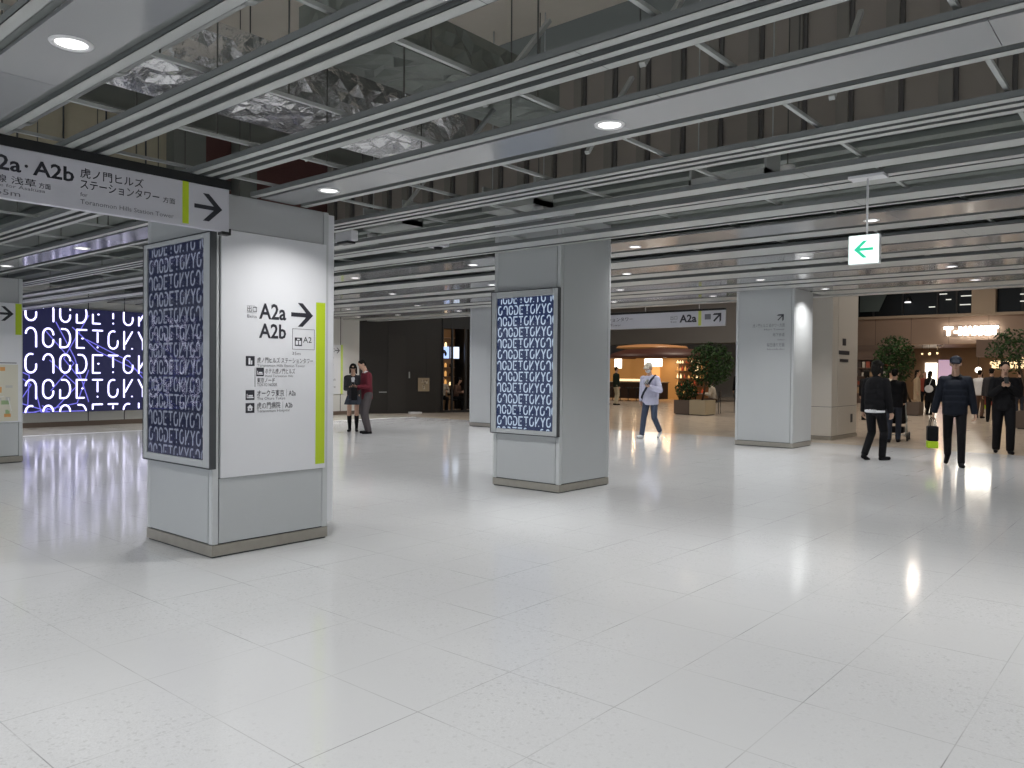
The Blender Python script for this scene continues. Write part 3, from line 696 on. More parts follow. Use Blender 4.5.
# map board on the pillar at the left edge
X0 = -13.595
t = thing('wayfinding_board', 'white board with arrow and colourful map, cut by the left edge', 'sign board', (X0, 3.8, 0.62))
m = MB(); m.box(-13.608, X0, 3.34, 4.33, 0.62, 2.437); m.build('board', 'board', t)
m = MB(); m.box(X0, X0+0.002, 4.245, 4.33, 1.955, 2.43); m.build('green_stripe', 'lime', t)
m = MB(); arrow(m, V((X0, 4.10, 2.27)), RY, UZ, 0.24, wd=0.15); text(m, '出口', V((X0, 3.5, 2.2)), RY, UZ, 0.1, width=0.2)
text(m, 'A2a A2b', V((X0, 3.5, 2.0)), RY, UZ, 0.09, width=0.4)
for k in range(7): text(m, ('虎ノ門ヒルズ森タワー', '新橋方面', '日比谷線', '銀座線 虎ノ門駅', '虎の門病院', 'オークラ東京', '愛宕神社')[k], V((X0, 3.45, 1.86-0.045*k)), RY, UZ, 0.022)
m.box(X0, X0+0.001, 3.36, 4.26, 1.518, 1.53); m.build('lettering', 'ink', t)
m = MB(); rr = random.Random(5); m.box(X0, X0+0.001, 3.36, 4.28, 0.64, 1.50, 0)
for k in range(34):
    a, b = rr.uniform(3.4, 4.15), rr.uniform(0.68, 1.42); s1, s2 = rr.uniform(.03, .11), rr.uniform(.03, .09)
    m.box(X0+0.001, X0+0.0018, a, a+s1, b, b+s2, rr.choice((1, 2, 3, 4, 0)))
for k in range(5): m.ribbon([(rr.uniform(3.38, 4.2)-3.36, rr.uniform(0.0, 0.8)), (rr.uniform(0, .9), rr.uniform(0, .8))], 0.012, V((X0, 3.36, 0.66)), RY, UZ, 0.0022, 5)
m.build('map', [mat('map_ground', (0.62, 0.60, 0.50), 0.4), mat('map_pink', (0.62, 0.36, 0.30), 0.4), mat('map_green', (0.30, 0.42, 0.22), 0.4), mat('map_orange', (0.65, 0.32, 0.10), 0.4), mat('map_grey', (0.5, 0.5, 0.47), 0.4), mat('map_road', (0.7, 0.7, 0.68), 0.4)], t)

# white board on the far wall beside the students
X0 = -21.28
t = thing('wayfinding_board', 'white list board on the far wall left of the two students', 'sign board', (X0, 15.9, 0.7))
m = MB(); m.box(-21.295, X0, 15.2, 16.28, 0.68, 2.31); m.build('board', M_['board'], t)
m = MB(); m.box(X0, X0+0.002, 16.19, 16.28, 0.68, 2.31); m.build('green_stripe', mat('pale_lime_stripe', (0.55, 0.68, 0.15), 0.45), t)
m = MB(); arrow(m, V((X0, 16.06, 2.12)), RY, UZ, 0.2, wd=0.18); text(m, '出口', V((X0, 15.75, 2.07)), RY, UZ, 0.11, width=0.2)
for k in range(5): text(m, ('虎ノ門駅', '桜田通り', '愛宕下', '虎の門病院', '文部科学省')[k], V((X0, 15.62, 1.85-0.24*k)), RY, UZ, 0.055)
m.build('lettering', 'ink_grey', t)

# hanging sign at the upper left
X0 = -5.285
t = thing('hanging_sign', 'long white hanging sign A2a A2b with black top rail, upper left', 'hanging sign', (X0, 1.6, 2.45))
m = MB(); m.box(-5.335, X0, 0.05, 3.022, 2.445, 2.752); m.build('sign_box', 'sign_face', t, bevel=0.003)
m = MB(); m.box(-5.35, X0+0.006, 0.02, 3.035, 2.752, 2.815); m.build('top_rail', 'black', t)
m = MB(); m.box(-5.34, X0+0.006, 2.965, 3.032, 2.425, 2.446); m.box(-5.34, X0+0.006, 3.022, 3.034, 2.425, 2.47); m.build('end_bracket', 'black', t)
m = MB()
o = lambda y, z: V((X0, y, z))
text(m, 'A2b', o(1.742, 2.612), RY, UZ, 0.088, width=0.232, bold=0.022)
text(m, '·', o(1.697, 2.612), RY, UZ, 0.088, bold=0.02)
text(m, 'A2a', o(1.452, 2.612), RY, UZ, 0.088, width=0.228, bold=0.022)
text(m, '虎ノ門ヒルズ', o(2.01, 2.653), RY, UZ, 0.048, width=0.395, bold=0.006)
text(m, 'ステーションタワー', o(2.01, 2.583), RY, UZ, 0.048, width=0.50, bold=0.006)
text(m, '方面', o(2.535, 2.583), RY, UZ, 0.030, width=0.085)
text(m, '銀座線 浅草', o(1.40, 2.54), RY, UZ, 0.036, width=0.36); text(m, '方面', o(1.775, 2.54), RY, UZ, 0.026, width=0.065)
arrow(m, o(2.862, 2.597), RY, UZ, 0.21, wd=0.14)
text(m, '出口', o(1.30, 2.62), RY, UZ, 0.06, width=0.12)
m.build('lettering', 'ink', t)
m = MB(); text(m, 'for', o(2.01, 2.530), RY, UZ, 0.026); text(m, 'Toranomon Hills Station Tower', o(2.01, 2.483), RY, UZ, 0.030, width=0.60)
text(m, 'Ginza Line for Asakusa', o(1.40, 2.512), RY, UZ, 0.020, width=0.41); text(m, '65m', o(1.545, 2.465), RY, UZ, 0.033, width=0.13)
m.build('small_lettering', 'ink_grey', t)
m = MB(); m.box(X0, X0+0.0015, 2.672, 2.717, 2.462, 2.752); m.build('green_stripe', 'lime', t)

# second hanging sign at the end of the concourse
YS = 17.5
t = thing('hanging_sign', 'white hanging sign A2a with diagonal arrow, behind the middle pillar', 'hanging sign', (-9, YS, 2.45))
m = MB(); m.box(-12.48, -8.31, YS, YS+0.05, 2.606, 2.984); m.build('sign_box', 'sign_face', t, bevel=0.003)
m = MB()
for x in (-12.0, -10.5, -9.0): m.cyl((x, YS+0.025, 3.03), (x, YS+0.025, ZF), 0.01, n=8)
m.build('hanger', 'ring', t)
m = MB(); m.box(-12.5, -8.32, YS-0.004, YS+0.06, 2.984, 3.03); m.build('top_rail', 'black', t)
m = MB(); o = lambda x, z: V((x*1.145, YS, 1.45+(z-1.45)*1.145))
text(m, 'A2a', o(-8.31, 2.565), RX, UZ, 0.183, width=0.46, bold=0.03); text(m, 'ステーションタワー', o(-10.5, 2.64), RX, UZ, 0.086, width=1.17)
arrow(m, o(-7.43, 2.645), RX, UZ, 0.275, ang=rad(45), wd=0.16); m.build('lettering', 'ink', t)
m = MB(); text(m, 'Station Tower', o(-10.4, 2.53), RX, UZ, 0.057, width=0.69); text(m, '出口', o(-8.53, 2.63), RX, UZ, 0.08, width=0.19); text(m, 'Exit', o(-8.52, 2.56), RX, UZ, 0.046, width=0.16)
m.box(-8.84, -8.68, YS-0.0015, YS, 2.77, 2.90); m.build('small_lettering', 'ink_grey', t)
m = MB(); m.box(-9.01, -8.93, YS-0.0015, YS, 2.63, 2.984); m.build('green_stripe', mat('yellow_green', (0.55, 0.60, 0.12), 0.5), t)

# wording on the arrow pillar
t = thing('pillar_lettering', 'small dark arrow and grey lines of wording on the arrow pillar', 'wall lettering', (-6.3, 15.415, 2.3))
m = MB(); arrow(m, V((-6.14, 15.418, 2.60)), RX, UZ, 0.17, ang=rad(45), wd=0.11)
m.build('arrow', 'ink', t)
m = MB(); o = lambda z: V((-6.06, 15.418, z))
for z_, s_, w_, h_ in ((2.415, '虎ノ門ヒルズ 森タワー方面', 0.66, 0.055), (2.345, 'Mori Tower', 0.42, 0.035), (2.225, '地下歩道', 0.24, 0.055), (2.14, 'Underpass', 0.14, 0.03), (2.02, '桜田通り方面', 0.36, 0.06), (1.95, 'Sakurada-dori', 0.36, 0.035)):
    text(m, s_, o(z_), RX, UZ, h_, width=w_, align='r')
m.build('lettering', 'ink_grey', t)

# green arrow lamp on its rod
t = thing('exit_guide_lamp', 'small square lit sign with green arrow, hung from a rod', 'exit sign', (-1.69, 5.68, 2.21))
m = MB(); m.box(-1.794, -1.587, 5.68, 5.72, 2.213, 2.418); m.build('housing', 'ring', t, bevel=0.006)
m = MB(); m.face([(-1.788, 5.6785, 2.219), (-1.593, 5.6785, 2.219), (-1.593, 5.6785, 2.412), (-1.788, 5.6785, 2.412)]); m.build('lit_face', mat('exit_face', (0.9, 0.95, 0.92), 0.5, emit=(0.80, 1.0, 0.95), strength=1.25), t)
m = MB(); c_ = V((-1.691, 5.6785, 2.316)); arrow(m, c_, RX, UZ, 0.128, ang=math.pi, wd=0.15); m.build('green_arrow', mat('exit_green', (0.0, 0.3, 0.15), 0.5, emit=(0.04, 0.55, 0.32), strength=1.0), t)
m = MB(); m.cyl((-1.676, 5.70, 2.418), (-1.676, 5.70, 2.80), 0.0075, n=10); m.build('rod', 'ring', t)
m = MB(); m.box(-1.79, -1.56, 5.64, 5.76, 2.80, 2.818); m.build('mount', 'board', t)

# small boxes under the ceiling
t = thing('ceiling_sensor', 'small white box with dark lens right of the nearest pillar top', 'sensor', (-6.55, 5.05, 2.78))
m = MB(); m.box(-6.68, -6.41, 5.0, 5.09, 2.77, 2.877); m.build('body', 'board', t, bevel=0.01)
m = MB(); m.box(-6.64, -6.46, 4.995, 5.09, 2.745, 2.769); m.build('lens_strip', 'black', t)
t = thing('ceiling_speaker', 'pale box speaker above the rear slats left of the middle pillar', 'speaker', (-7.2, 7.0, 3.0))
m = MB(); m.box(-7.36, -7.12, 6.95, 7.1, 3.03, 3.13); m.build('body', 'board', t, bevel=0.01)
m = MB(); m.cyl((-7.24, 7.02, 3.03), (-7.24, 7.02, 2.99), 0.06, 0.045, n=16); m.build('grille', 'black', t)

# ------------------------------------------------------------------ far hall
HY = 46.0
brown = mat('brown_stone_fascia', (0.33, 0.235, 0.18), 0.55, noise=0.10, nscale=0.6)
brown2 = mat('dark_brown_soffit', (0.16, 0.11, 0.085), 0.5)
M_['brown'] = brown; M_['brown2'] = brown2
M_['darkgrey'] = mat('dark_grey_bulkhead', (0.25, 0.26, 0.265), 0.7)
M_['winglass'] = mat('night_window', (0.010, 0.013, 0.016), 0.25, spec=0.2)
M_['stonecol'] = mat('pale_brown_stone', (0.42, 0.34, 0.26), 0.5)
M_['teal'] = mat('pale_teal_glass', (0.12, 0.16, 0.165), 0.3)
m = MB(); m.box(-14.0, 8, HY, HY+0.5, 3.15, 4.62, 0)
for x in [-13+1.8*k for k in range(12)]: m.box(x-0.015, x+0.015, HY-0.004, HY, 3.15, 4.62, 1)
m.box(-14, 8, HY-0.15, HY, 4.56, 4.70, 2)
m.box(-14, 8, HY+0.5, HY+8, 3.15, 3.35, 1)
struct('wall_far', m, ['brown', 'brown2', 'stonecol'], 'brown stone fascia over the shops')
m = MB()
m.box(-15.0, 8, HY+0.3, HY+0.4, 4.6, 8.2, 0)
struct('window_2', m, 'winglass', 'dark upper windows above the fascia')
for x0, x1 in ((-8.35, -7.3), (-1.5, -0.4)):
    m = MB(); m.box(x0, x1, HY-0.2, HY+0.4, 4.7, 8.2); struct('wall_pier', m, 'stonecol', 'pale stone pier between the upper windows')
m = MB()
for x in (-13.2, -11.7, -10.0, -9.1, -6.2, -5.0, -3.6): m.box(x-0.04, x+0.04, HY+0.2, HY+0.3, 4.7, 8.2)
struct('trim_3', m, 'black', 'window mullions')
m = MB(); m.face([(-13.9, HY+0.19, 5.0), (-12.9, HY+0.19, 5.0), (-12.2, HY+0.19, 6.6), (-13.9, HY+0.19, 6.6)]); m.face([(-13.9, HY+0.18, 5.0), (-13.9, HY+0.18, 6.6), (-12.2, HY+0.18, 6.6), (-12.9, HY+0.18, 5.0)])
struct('window_3', m, 'teal', 'pale teal glass at the left of the upper windows')
# rows of office lamps seen through the upper windows
lampm = mat('office_lamp', (0.8, 0.8, 0.8), 0.5, emit=(0.9, 0.92, 0.85), strength=0.8)
for k, (x, z, ln) in enumerate(((-9.9, 5.75, .35), (-9.6, 5.45, .25), (-8.9, 5.6, .7), (-8.95, 5.15, .5), (-10.4, 5.1, .3), (-6.3, 5.55, .6), (-6.3, 5.2, .5), (-8.9, 6.0, .5), (-5.2, 5.6, .4))):
    m = MB(); m.box(x, x+ln, HY+0.16, HY+0.19, z, z+0.045); tag(m.build('ceiling_batten', lampm), 'thin lit strip lamp behind the dark upper window', 'strip lamp', 'strip lamps behind the upper windows')
t = thing('window_spotlight', 'bright spot lamp shining behind the upper window, left', 'spotlight', (-11.4, HY+0.1, 5.6)); m = MB(); m.cyl((-11.4, HY+0.1, 5.75), (-11.4, HY+0.1, 5.45), 0.05, 0.16, n=16); m.build('shade', 'black', t)
m = MB(); m.cyl((-11.4, HY+0.05, 5.44), (-11.4, HY+0.05, 5.40), 0.15, 0.17, n=16); m.build('bulb', mat('spot_bulb', (.9, .9, .9), .5, emit=(1, 1, 1), strength=1.6), t)
# lit shop sign
t = thing('shop_sign', 'blazing white lit letters T-MARKET on the brown fascia', 'shop sign', (-8.4, HY-0.1, 3.55))
m = MB(); sgn = V((-9.60, HY-0.12, 3.60)); text(m, 'T', sgn, RX, UZ, 0.42, width=0.42, bold=0.05); text(m, '-', sgn+RX*0.47+UZ*0.02, RX, UZ, 0.42, bold=0.03); text(m, 'MARKET', sgn+RX*0.70, RX, UZ, 0.42, width=1.75, bold=0.05)
me_o = m.build('letters', mat('sign_glow', (1, 1, 1), .5, emit=(1.0, 0.97, 0.86), strength=10.0), t); sm = me_o.modifiers.new('solid', 'SOLIDIFY'); sm.thickness = 0.06; sm.offset = -1
m = MB(); m.box(-9.62, -7.14, HY-0.03, HY, 3.55, 4.08); m.build('back_plate', 'brown2', t)
# interior behind the fascia
m = MB(); m.box(-14, 8, HY+7, HY+7.2, 0, 3.2); struct('wall_far', m, mat('dim_brown_wall', (0.17, 0.115, 0.08), 0.6), 'brown back wall of the food hall')
M_['glowwarm'] = mat('warm_lit_panel', (0.8, 0.7, 0.5), 0.5, emit=(1.0, 0.74, 0.42), strength=1.5)
M_['glowwhite'] = mat('white_lit_panel', (0.8, 0.8, 0.8), 0.5, emit=(1.0, 0.93, 0.78), strength=4.0)
M_['gloworange'] = mat('orange_lit_panel', (0.7, 0.4, 0.2), 0.5, emit=(1.0, 0.42, 0.12), strength=0.6)
M_['glowlilac'] = mat('lilac_lit_panel', (0.6, 0.5, 0.7), 0.5, emit=(0.60, 0.42, 0.62), strength=0.55)
def lit_panel(x0, x1, z0, z1, y, mt, label, grp=None, cat='light panel'):
    q = 52.9/y; x0 *= q; x1 *= q; z0 = max(0.02, 1.45+(z0-1.45)*q); z1 = 1.45+(z1-1.45)*q
    m = MB(); m.box(x0, x1, 52.9, 52.995, z0, z1); return tag(m.build('light_panel', mt), label, cat, grp)
lit_panel(-11.40, -10.80, 0.95, 2.22, 50.0, 'glowwhite', 'bright white lit panel at the back of the food hall')
lit_panel(-10.78, -9.9, 0.9, 2.4, 50.3, 'glowlilac', 'lilac lit panel beside the bright white one')
lit_panel(-13.8, -12.9, 0.15, 2.0, 48.0, 'gloworange', 'orange lit shop shelf behind the beige pier')
lit_panel(-7.6, -6.2, 1.9, 2.3, 47.0, 'glowwarm', 'warm lit sign board above the crowd at the right')
lit_panel(-6.0, -3.6, 1.2, 2.1, 49.0, 'gloworange', 'orange lit back counter at the right edge')
def globe(x, y, z, r, label, mt='glowwhite', grp=None):
    q = 47.0/y; x *= q; z = 1.45+(z-1.45)*q; r *= q; y = 47.0
    t = thing('pendant_lamp', label, 'pendant lamp', (x, y, z), grp)
    m = MB(); m.ell((0, 0, 0), (r, r, r), n=12); m.build('globe', mt, t, local=True)
    m = MB(); m.cyl((0, 0, r), (0, 0, 3.15-z), 0.012, n=6); m.build('cord', 'black', t, local=True)
globe(-6.98, 40, 1.70+0.05, 0.13, 'round white globe lamp right of the capped man')
for x, y, z, r in ((-12.45, 44.5, 2.85, .07), (-13.3, 44.5, 2.9, .06), (-9.96, 44.5, 2.6, .07), (-7.19, 44.5, 2.12, .09), (-6.75, 44.5, 2.12, .09), (-6.3, 44.5, 2.5, .06), (-9.6, 44.5, 2.62, .05), (-10.3, 44.5, 2.6, .05), (-5.9, 44.5, 2.35, .06)):
    globe(x, y, z, r, 'small warm hanging lamp in the food hall', 'glowwarm', 'hanging lamps in the food hall')
m = MB(); m.box(-8.0, -5.6, 45.2, 45.99, 2.45, 3.3); tag(m.build('shop_canopy', 'brown2'), 'dark brown canopy over the stall at the right', 'canopy')
m = MB(); m.box(-13.6, -11.4, 44.4, 45.7, 0, 0.95); m.box(-13.6, -11.4, 45.6, 45.7, 0.95, 3.1); m.box(-13.6, -11.4, 44.6, 45.7, 2.6, 3.1); tag(m.build('shop_stall', 'brown2'), 'dark brown stall behind the green tree', 'stall')
# bulkhead and dark back wall of the middle
m = MB(); m.box(-45, -14.0, 44, 46, 3.35, 8.2); m.box(-14.2, -14.0, 38, 46.35, 3.35, 8.2); m.box(-18.0, -14.0, 44, 44.3, 0, 3.35); struct('wall_bulkhead', m, 'darkgrey', 'dark grey bulkhead over the cafe')
m = MB(); m.box(-45, -14.0, 48, 48.3, 0, 4.0); m.box(-45, -44.8, 17, 48, 0, 8.2); struct('wall_far', m, 'darkgrey', 'dark wall behind the cafe')
m = MB(); m.box(-45, 8, CE+0.3, 60, 8.2, 8.4); struct('ceiling', m, 'darkgrey', 'high dark ceiling of the hall')
m = MB(); m.box(-45, -19.3, 22.5, 22.8, 0, 8.2); struct('wall_back', m, 'darkwall', 'dark wall behind the glazed shop')
m = MB(); m.box(-45, -21.6, 17.2, 17.5, 0, 8.2); struct('wall_back', m, 'darkwall', 'dark wall at the end of the video wall')

# unseen lamps added high up to light the hall
def hall_lamp(x, y, p, col=(1.0, 0.86, 0.72), z=8.1):
    t = thing('added_hall_lamp', 'unseen lamp added on the high ceiling to light the hall', 'ceiling lamp', (x, y, z), 'added hall lamps')
    m = MB(); m.lathe([(0.001, 0.0), (0.2, 0.0), (0.24, 0.02), (0.24, 0.1), (0.001, 0.1)], n=20); m.build('housing', 'lens', t, local=True)
    ld = bpy.data.lights.new('hall_lamp', 'AREA'); ld.shape = 'DISK'; ld.size = 0.45; ld.energy = p; ld.color = col; ld.spread = rad(160)
    lo = bpy.data.objects.new('lamp', ld); COL.objects.link(lo); lo.parent = t; lo.location = (0, 0, -0.02)
for x, y in ((-4, 22), (-9, 22), (-4, 30), (-9.5, 30), (-15, 24), (-4, 39), (-9.5, 40), (-20, 28), (-20, 38), (-26, 34)): hall_lamp(x, y, ATRIUM_W*2.6)
def shop_lamp(x, y, z, p, col=(1.0, 0.72, 0.42)):
    t = thing('shop_lamp', 'small warm lamp under a shop ceiling', 'ceiling lamp', (x, y, z), 'warm shop lamps')
    m = MB(); m.lathe([(0.001, 0.0), (0.09, 0.0), (0.1, 0.02), (0.1, 0.06), (0.001, 0.06)], n=16); m.build('housing', 'ring', t, local=True)
    ld = bpy.data.lights.new('shop_lamp', 'AREA'); ld.shape = 'DISK'; ld.size = 0.16; ld.energy = p; ld.color = col
    lo = bpy.data.objects.new('lamp', ld); COL.objects.link(lo); lo.parent = t; lo.location = (0, 0, -0.01)
for x in (-12.5, -10.5, -8.5, -6, -4): shop_lamp(x, 49, 3.06, 30); shop_lamp(x+0.6, 46.9, 3.06, 20)

# ------------------------------------------------------------------ cafe kiosk
KY = 36.0
t = thing('cafe_kiosk', 'lit cafe kiosk under a low dark red domed canopy', 'kiosk', (-21.6, KY+1.5, 0))
m = MB(); cx, cy = -21.9, KY+2.5
m.lathe([(3.0, 2.30), (3.2, 2.30), (3.22, 2.36), (2.7, 2.58), (2.1, 2.78), (0.6, 2.86), (0.001, 2.86)], (cx, cy, 0), n=48); m.lathe([(3.0, 2.30), (2.9, 2.38), (0.001, 2.38)], (cx, cy, 0), n=48)
m.build('canopy', mat('dark_red_canopy', (0.075, 0.022, 0.014), 0.5), t)
m = MB(); m.lathe([(2.0, 2.88), (1.9, 2.99), (0.9, 3.08), (0.001, 3.10)], (cx-0.9, cy+0.3, 0), n=48); m.build('upper_dome', mat('lit_copper_dome', (0.45, 0.22, 0.1), 0.4, emit=(1.0, 0.48, 0.16), strength=0.10), t)  # orange light on the dome put in as weak emission
m = MB(); m.box(-26.6, -20.9, KY+3.9, KY+4.05, 0, 2.35); m.build('back_wall', mat('amber_wall_glow', (0.42, 0.23, 0.09), 0.5, emit=(1.0, 0.45, 0.12), strength=0.16), t)  # warm lamplight on the wall put in as emission
for x0, x1, z0, z1 in ((-25.0, -24.45, 1.75, 2.28), ):
    m = MB(); m.box(x0+0.25, x1+0.15, KY+2.0, KY+2.05, z0, z1); m.build('menu_screen', 'glowwhite', t)
m = MB(); m.box(-22.55, -21.5, KY+1.6, KY+1.68, 1.85, 2.27); m.build('menu_screen', 'glowwhite', t)
m = MB(); m.box(-23.7, -22.9, KY+3.8, KY+3.9, 1.1, 2.2); m.build('amber_panel', mat('amber_panel', (0.5, 0.25, 0.1), 0.5, emit=(1.0, 0.50, 0.16), strength=0.8), t)
m = MB(); m.box(-24.4, -20.8, KY+0.4, KY+1.1, 0.12, 0.98); m.build('counter', mat('dark_wood_counter', (0.055, 0.03, 0.018), 0.5), t)
m = MB(); m.box(-24.45, -20.75, KY+0.35, KY+1.15, 0.98, 1.03); m.build('counter_top', mat('tan_counter_top', (0.55, 0.42, 0.28), 0.35), t)  # counter top in a plain pale tan
m = MB(); m.box(-24.2, -22.6, KY+1.2, KY+1.24, 1.04, 1.16); m.build('display_light', 'glowwarm', t)
for k in range(7):
    x = -24.1+0.5*k; m = MB(); m.cyl((x, KY+0.05, 0), (x, KY+0.05, 0.66), 0.02, n=8); m.cyl((x, KY+0.05, 0.66), (x, KY+0.05, 0.72), 0.17, n=16); m.cyl((x, KY+0.05, 0), (x, KY+0.05, 0.02), 0.16, n=16)
    tag(m.build('bar_stool', 'black'), 'dark round bar stool at the cafe counter', 'bar stool', 'bar stools at the cafe counter')
t2 = thing('display_shelf', 'warm lit shelf unit of bottles right of the cafe screen', 'shelf', (-20.0, KY+2.2, 0))
m = MB(); m.box(-20.95, -19.2, KY+2.5, KY+2.56, 0, 2.25); m.build('back_board', mat('shelf_board', (0.26, 0.13, 0.06), 0.5, emit=(1.0, 0.45, 0.14), strength=0.02), t2)  # faint warm light put into the back board as emission
for z in (0.4, 0.8, 1.2, 1.6, 2.0): m = MB(); m.box(-20.95, -19.2, KY+2.1, KY+2.5, z, z+0.03); m.build('shelf_board', 'brown2', t2)
bm_ = [mat('bottle_amber_glint', (0.3, 0.12, 0.03), 0.2, emit=(1.0, 0.5, 0.15), strength=0.7), mat('bottle_dark', (0.03, 0.02, 0.015), 0.2), mat('bottle_white_glint', (0.6, 0.5, 0.35), 0.3, emit=(1.0, 0.75, 0.4), strength=1.6), mat('bottle_red_glint', (0.35, 0.04, 0.02), 0.3, emit=(1, .15, .05), strength=.25)]  # glints on amber, white and red bottles put in as emission
rr = random.Random(9)
for z in (0.43, 0.83, 1.23, 1.63, 2.03):
    x = -20.88
    while x < -19.3:
        h = rr.uniform(0.14, 0.30) if z < 2 else 0.16; r = rr.uniform(0.035, 0.06); m = MB(); m.lathe([(0.001, 0), (r, 0), (r, h*0.6), (r*0.35, h*0.75), (r*0.35, h), (0.001, h)], (x, KY+2.25, z), n=10)
        tag(m.build('bottle', rr.choice(bm_)), 'small bottle or jar on the lit cafe shelf', 'bottle', 'bottles on the cafe shelf'); x += rr.uniform(0.12, 0.26)
shop_lamp(-23.2, KY+1.6, 2.36, 14); shop_lamp(-21.0, KY+1.6, 2.36, 14); shop_lamp(-22.2, KY+3.2, 2.36, 14)

# glazed shop inside (left back)
P_ = lambda s_, o_, z: WM @ V((s_+0.4, o_, z))
WS = WM @ Matrix.Translation((0.4, 0, 0))
t = thing('menu_display', 'blue white lit menu screens inside the glazed shop', 'digital screen', P_(3.0, -1.5, 2.0))
for a, b in ((2.50, 2.66), (2.80, 3.22), (3.30, 3.62)):
    m = MB(); m.box(a, b, -1.0, -0.95, 1.95, 2.38, 0, WS); m.build('screen', mat('menu_blue', (.4, .5, .8), .5, emit=(0.42, 0.58, 1.0) if a < 3.25 else (0.75, 0.85, 1.0), strength=1.25), t)
m = MB(); m.ell((0, 0, 0), (0.09, 0.012, 0.07), n=10, mtx=WS @ Matrix.Translation((3.0, -0.94, 2.2))); m.ell((0, 0, 0), (0.05, 0.012, 0.09), n=8, mtx=WS @ Matrix.Translation((3.08, -0.94, 2.12))); m.build('dark_picture', 'ink', t)
t = thing('back_shelf', 'dim brown back shelf inside the glazed shop', 'shelf', P_(3.3, -2.5, 0))
m = MB(); m.box(2.7, 4.0, -2.5, -2.4, 0, 3.1, 0, WS); m.build('back_board', mat('brown_board_glow', (0.12, 0.07, 0.035), 0.6, emit=(0.8, 0.42, 0.18), strength=0.035), t)  # warm light on the board put in as faint emission
rr = random.Random(4)
for z in (0.9, 1.25, 1.6, 2.35, 2.75):
    m = MB(); m.box(2.75, 3.95, -2.4, -2.15, z, z+0.03, 0, WS); m.build('shelf_board', 'brown2', t)
for z in (0.93, 1.28, 1.63, 2.38):
    for k in range(6):
        s_ = 2.8+0.2*k; h = rr.uniform(.1, .24); m = MB(); q = P_(s_, -2.28, z); m.lathe([(0.001, 0), (.045, 0), (.045, h*.7), (.02, h), (0.001, h)], q, n=8); tag(m.build('bottle', rr.choice(bm_[:3])), 'small jar on the back shelf of the glazed shop', 'jar', 'jars in the glazed shop')
ld = P_(3.2, -1.6, 3.3); shop_lamp(ld.x, ld.y, ld.z, 9)
# poster, handle and papers on the charcoal wall
t = thing('poster', 'small tan poster on the charcoal wall', 'poster', P_(1.9, 0.02, 1.0))
m = MB(); m.box(1.66, 2.12, 0.001, 0.02, 0.73, 1.25, 0, WS); m.build('frame', 'darkwall2', t)
m = MB(); m.box(1.68, 2.10, 0.02, 0.023, 0.76, 1.23, 0, WS)
rr = random.Random(2)
for k in range(9): a = rr.uniform(1.69, 1.98); z = rr.uniform(.78, 1.12); m.box(a, a+rr.uniform(.05, .12), 0.023, 0.024, z, z+rr.uniform(.04, .1), rr.choice((1, 2)), WS)
m.build('sheet', [mat('tan_sheet', (0.30, 0.24, 0.16), 0.6), mat('tan_dark', (0.14, 0.10, 0.07), 0.6), mat('tan_light', (0.5, 0.44, 0.34), 0.6)], t)
m = MB(); m.box(1.34, 1.38, 0.001, 0.03, 1.22, 1.44, 0, WS); tag(m.build('door_pull', 'channel'), 'small pale pull on the charcoal wall above the poster', 'door pull')
m = MB(); m.box(1.30, 1.72, 0.10, 0.34, 0.0, 0.05, 0, WS); tag(m.build('floor_box', 'board'), 'small white block on the floor at the foot of the charcoal wall', 'floor box')
m = MB(); m.box(0.28, 0.55, 0.001, 0.012, 0.72, 0.75, 0, WS); tag(m.build('wall_slot', 'channel'), 'thin pale slot in the charcoal wall right of the students', 'wall slot')

# ------------------------------------------------------------------ planters and shrubs
def leaves(mb, c, r, n, size, seed, mi=0, dens=0.75):
    rr = random.Random(seed)
    for _ in range(n):
        while True:
            p = V((rr.uniform(-1, 1), rr.uniform(-1, 1), rr.uniform(-1, 1)))
            if 0.25 < p.length < 1: break
        p = V((p.x*r[0], p.y*r[1], p.z*r[2])) + V(c)
        q = Quaternion((rr.uniform(-1, 1), rr.uniform(-1, 1), rr.uniform(-1, 1)), rr.uniform(0, 6.28)); s = size*rr.uniform(.6, 1.2)
        pts = [q @ V(v)*s + p for v in ((-.5, 0, 0), (0, -.22, .06), (.5, 0, 0), (0, .22, .06))]
        mb.face(pts, mi if rr.random() < .6 else mi+1)
M_['leaf'] = mat('leaf_green', (0.030, 0.072, 0.020), 0.6, spec=0.25); M_['leaf2'] = mat('leaf_dark', (0.016, 0.038, 0.012), 0.6, spec=0.25); M_['bark'] = mat('bark', (0.08, 0.055, 0.035), 0.8)
def tree(x, y, base, c, r, n, sz, label, seed, trunk=0.04):
    t = thing('potted_tree', label, 'tree', (x, y, base))
    m = MB(); leaves(m, (c[0]-x, c[1]-y, c[2]-base), r, n, sz, seed); m.build('foliage', ['leaf', 'leaf2'], t, smooth='keep', local=True)
    m = MB(); m.cyl((0, 0, 0), (c[0]-x, c[1]-y, c[2]-base), trunk, trunk*.6, n=8)
    rr = random.Random(seed)
    for k in range(7):
        z = (c[2]-base)*(0.5+0.07*k); m.cyl((0, 0, z), (rr.uniform(-1, 1)*r[0]*.8, rr.uniform(-1, 1)*r[1]*.8, z+r[2]*.5), trunk*.4, trunk*.15, n=6)
    m.build('trunk', 'bark', t, smooth='keep', local=True)
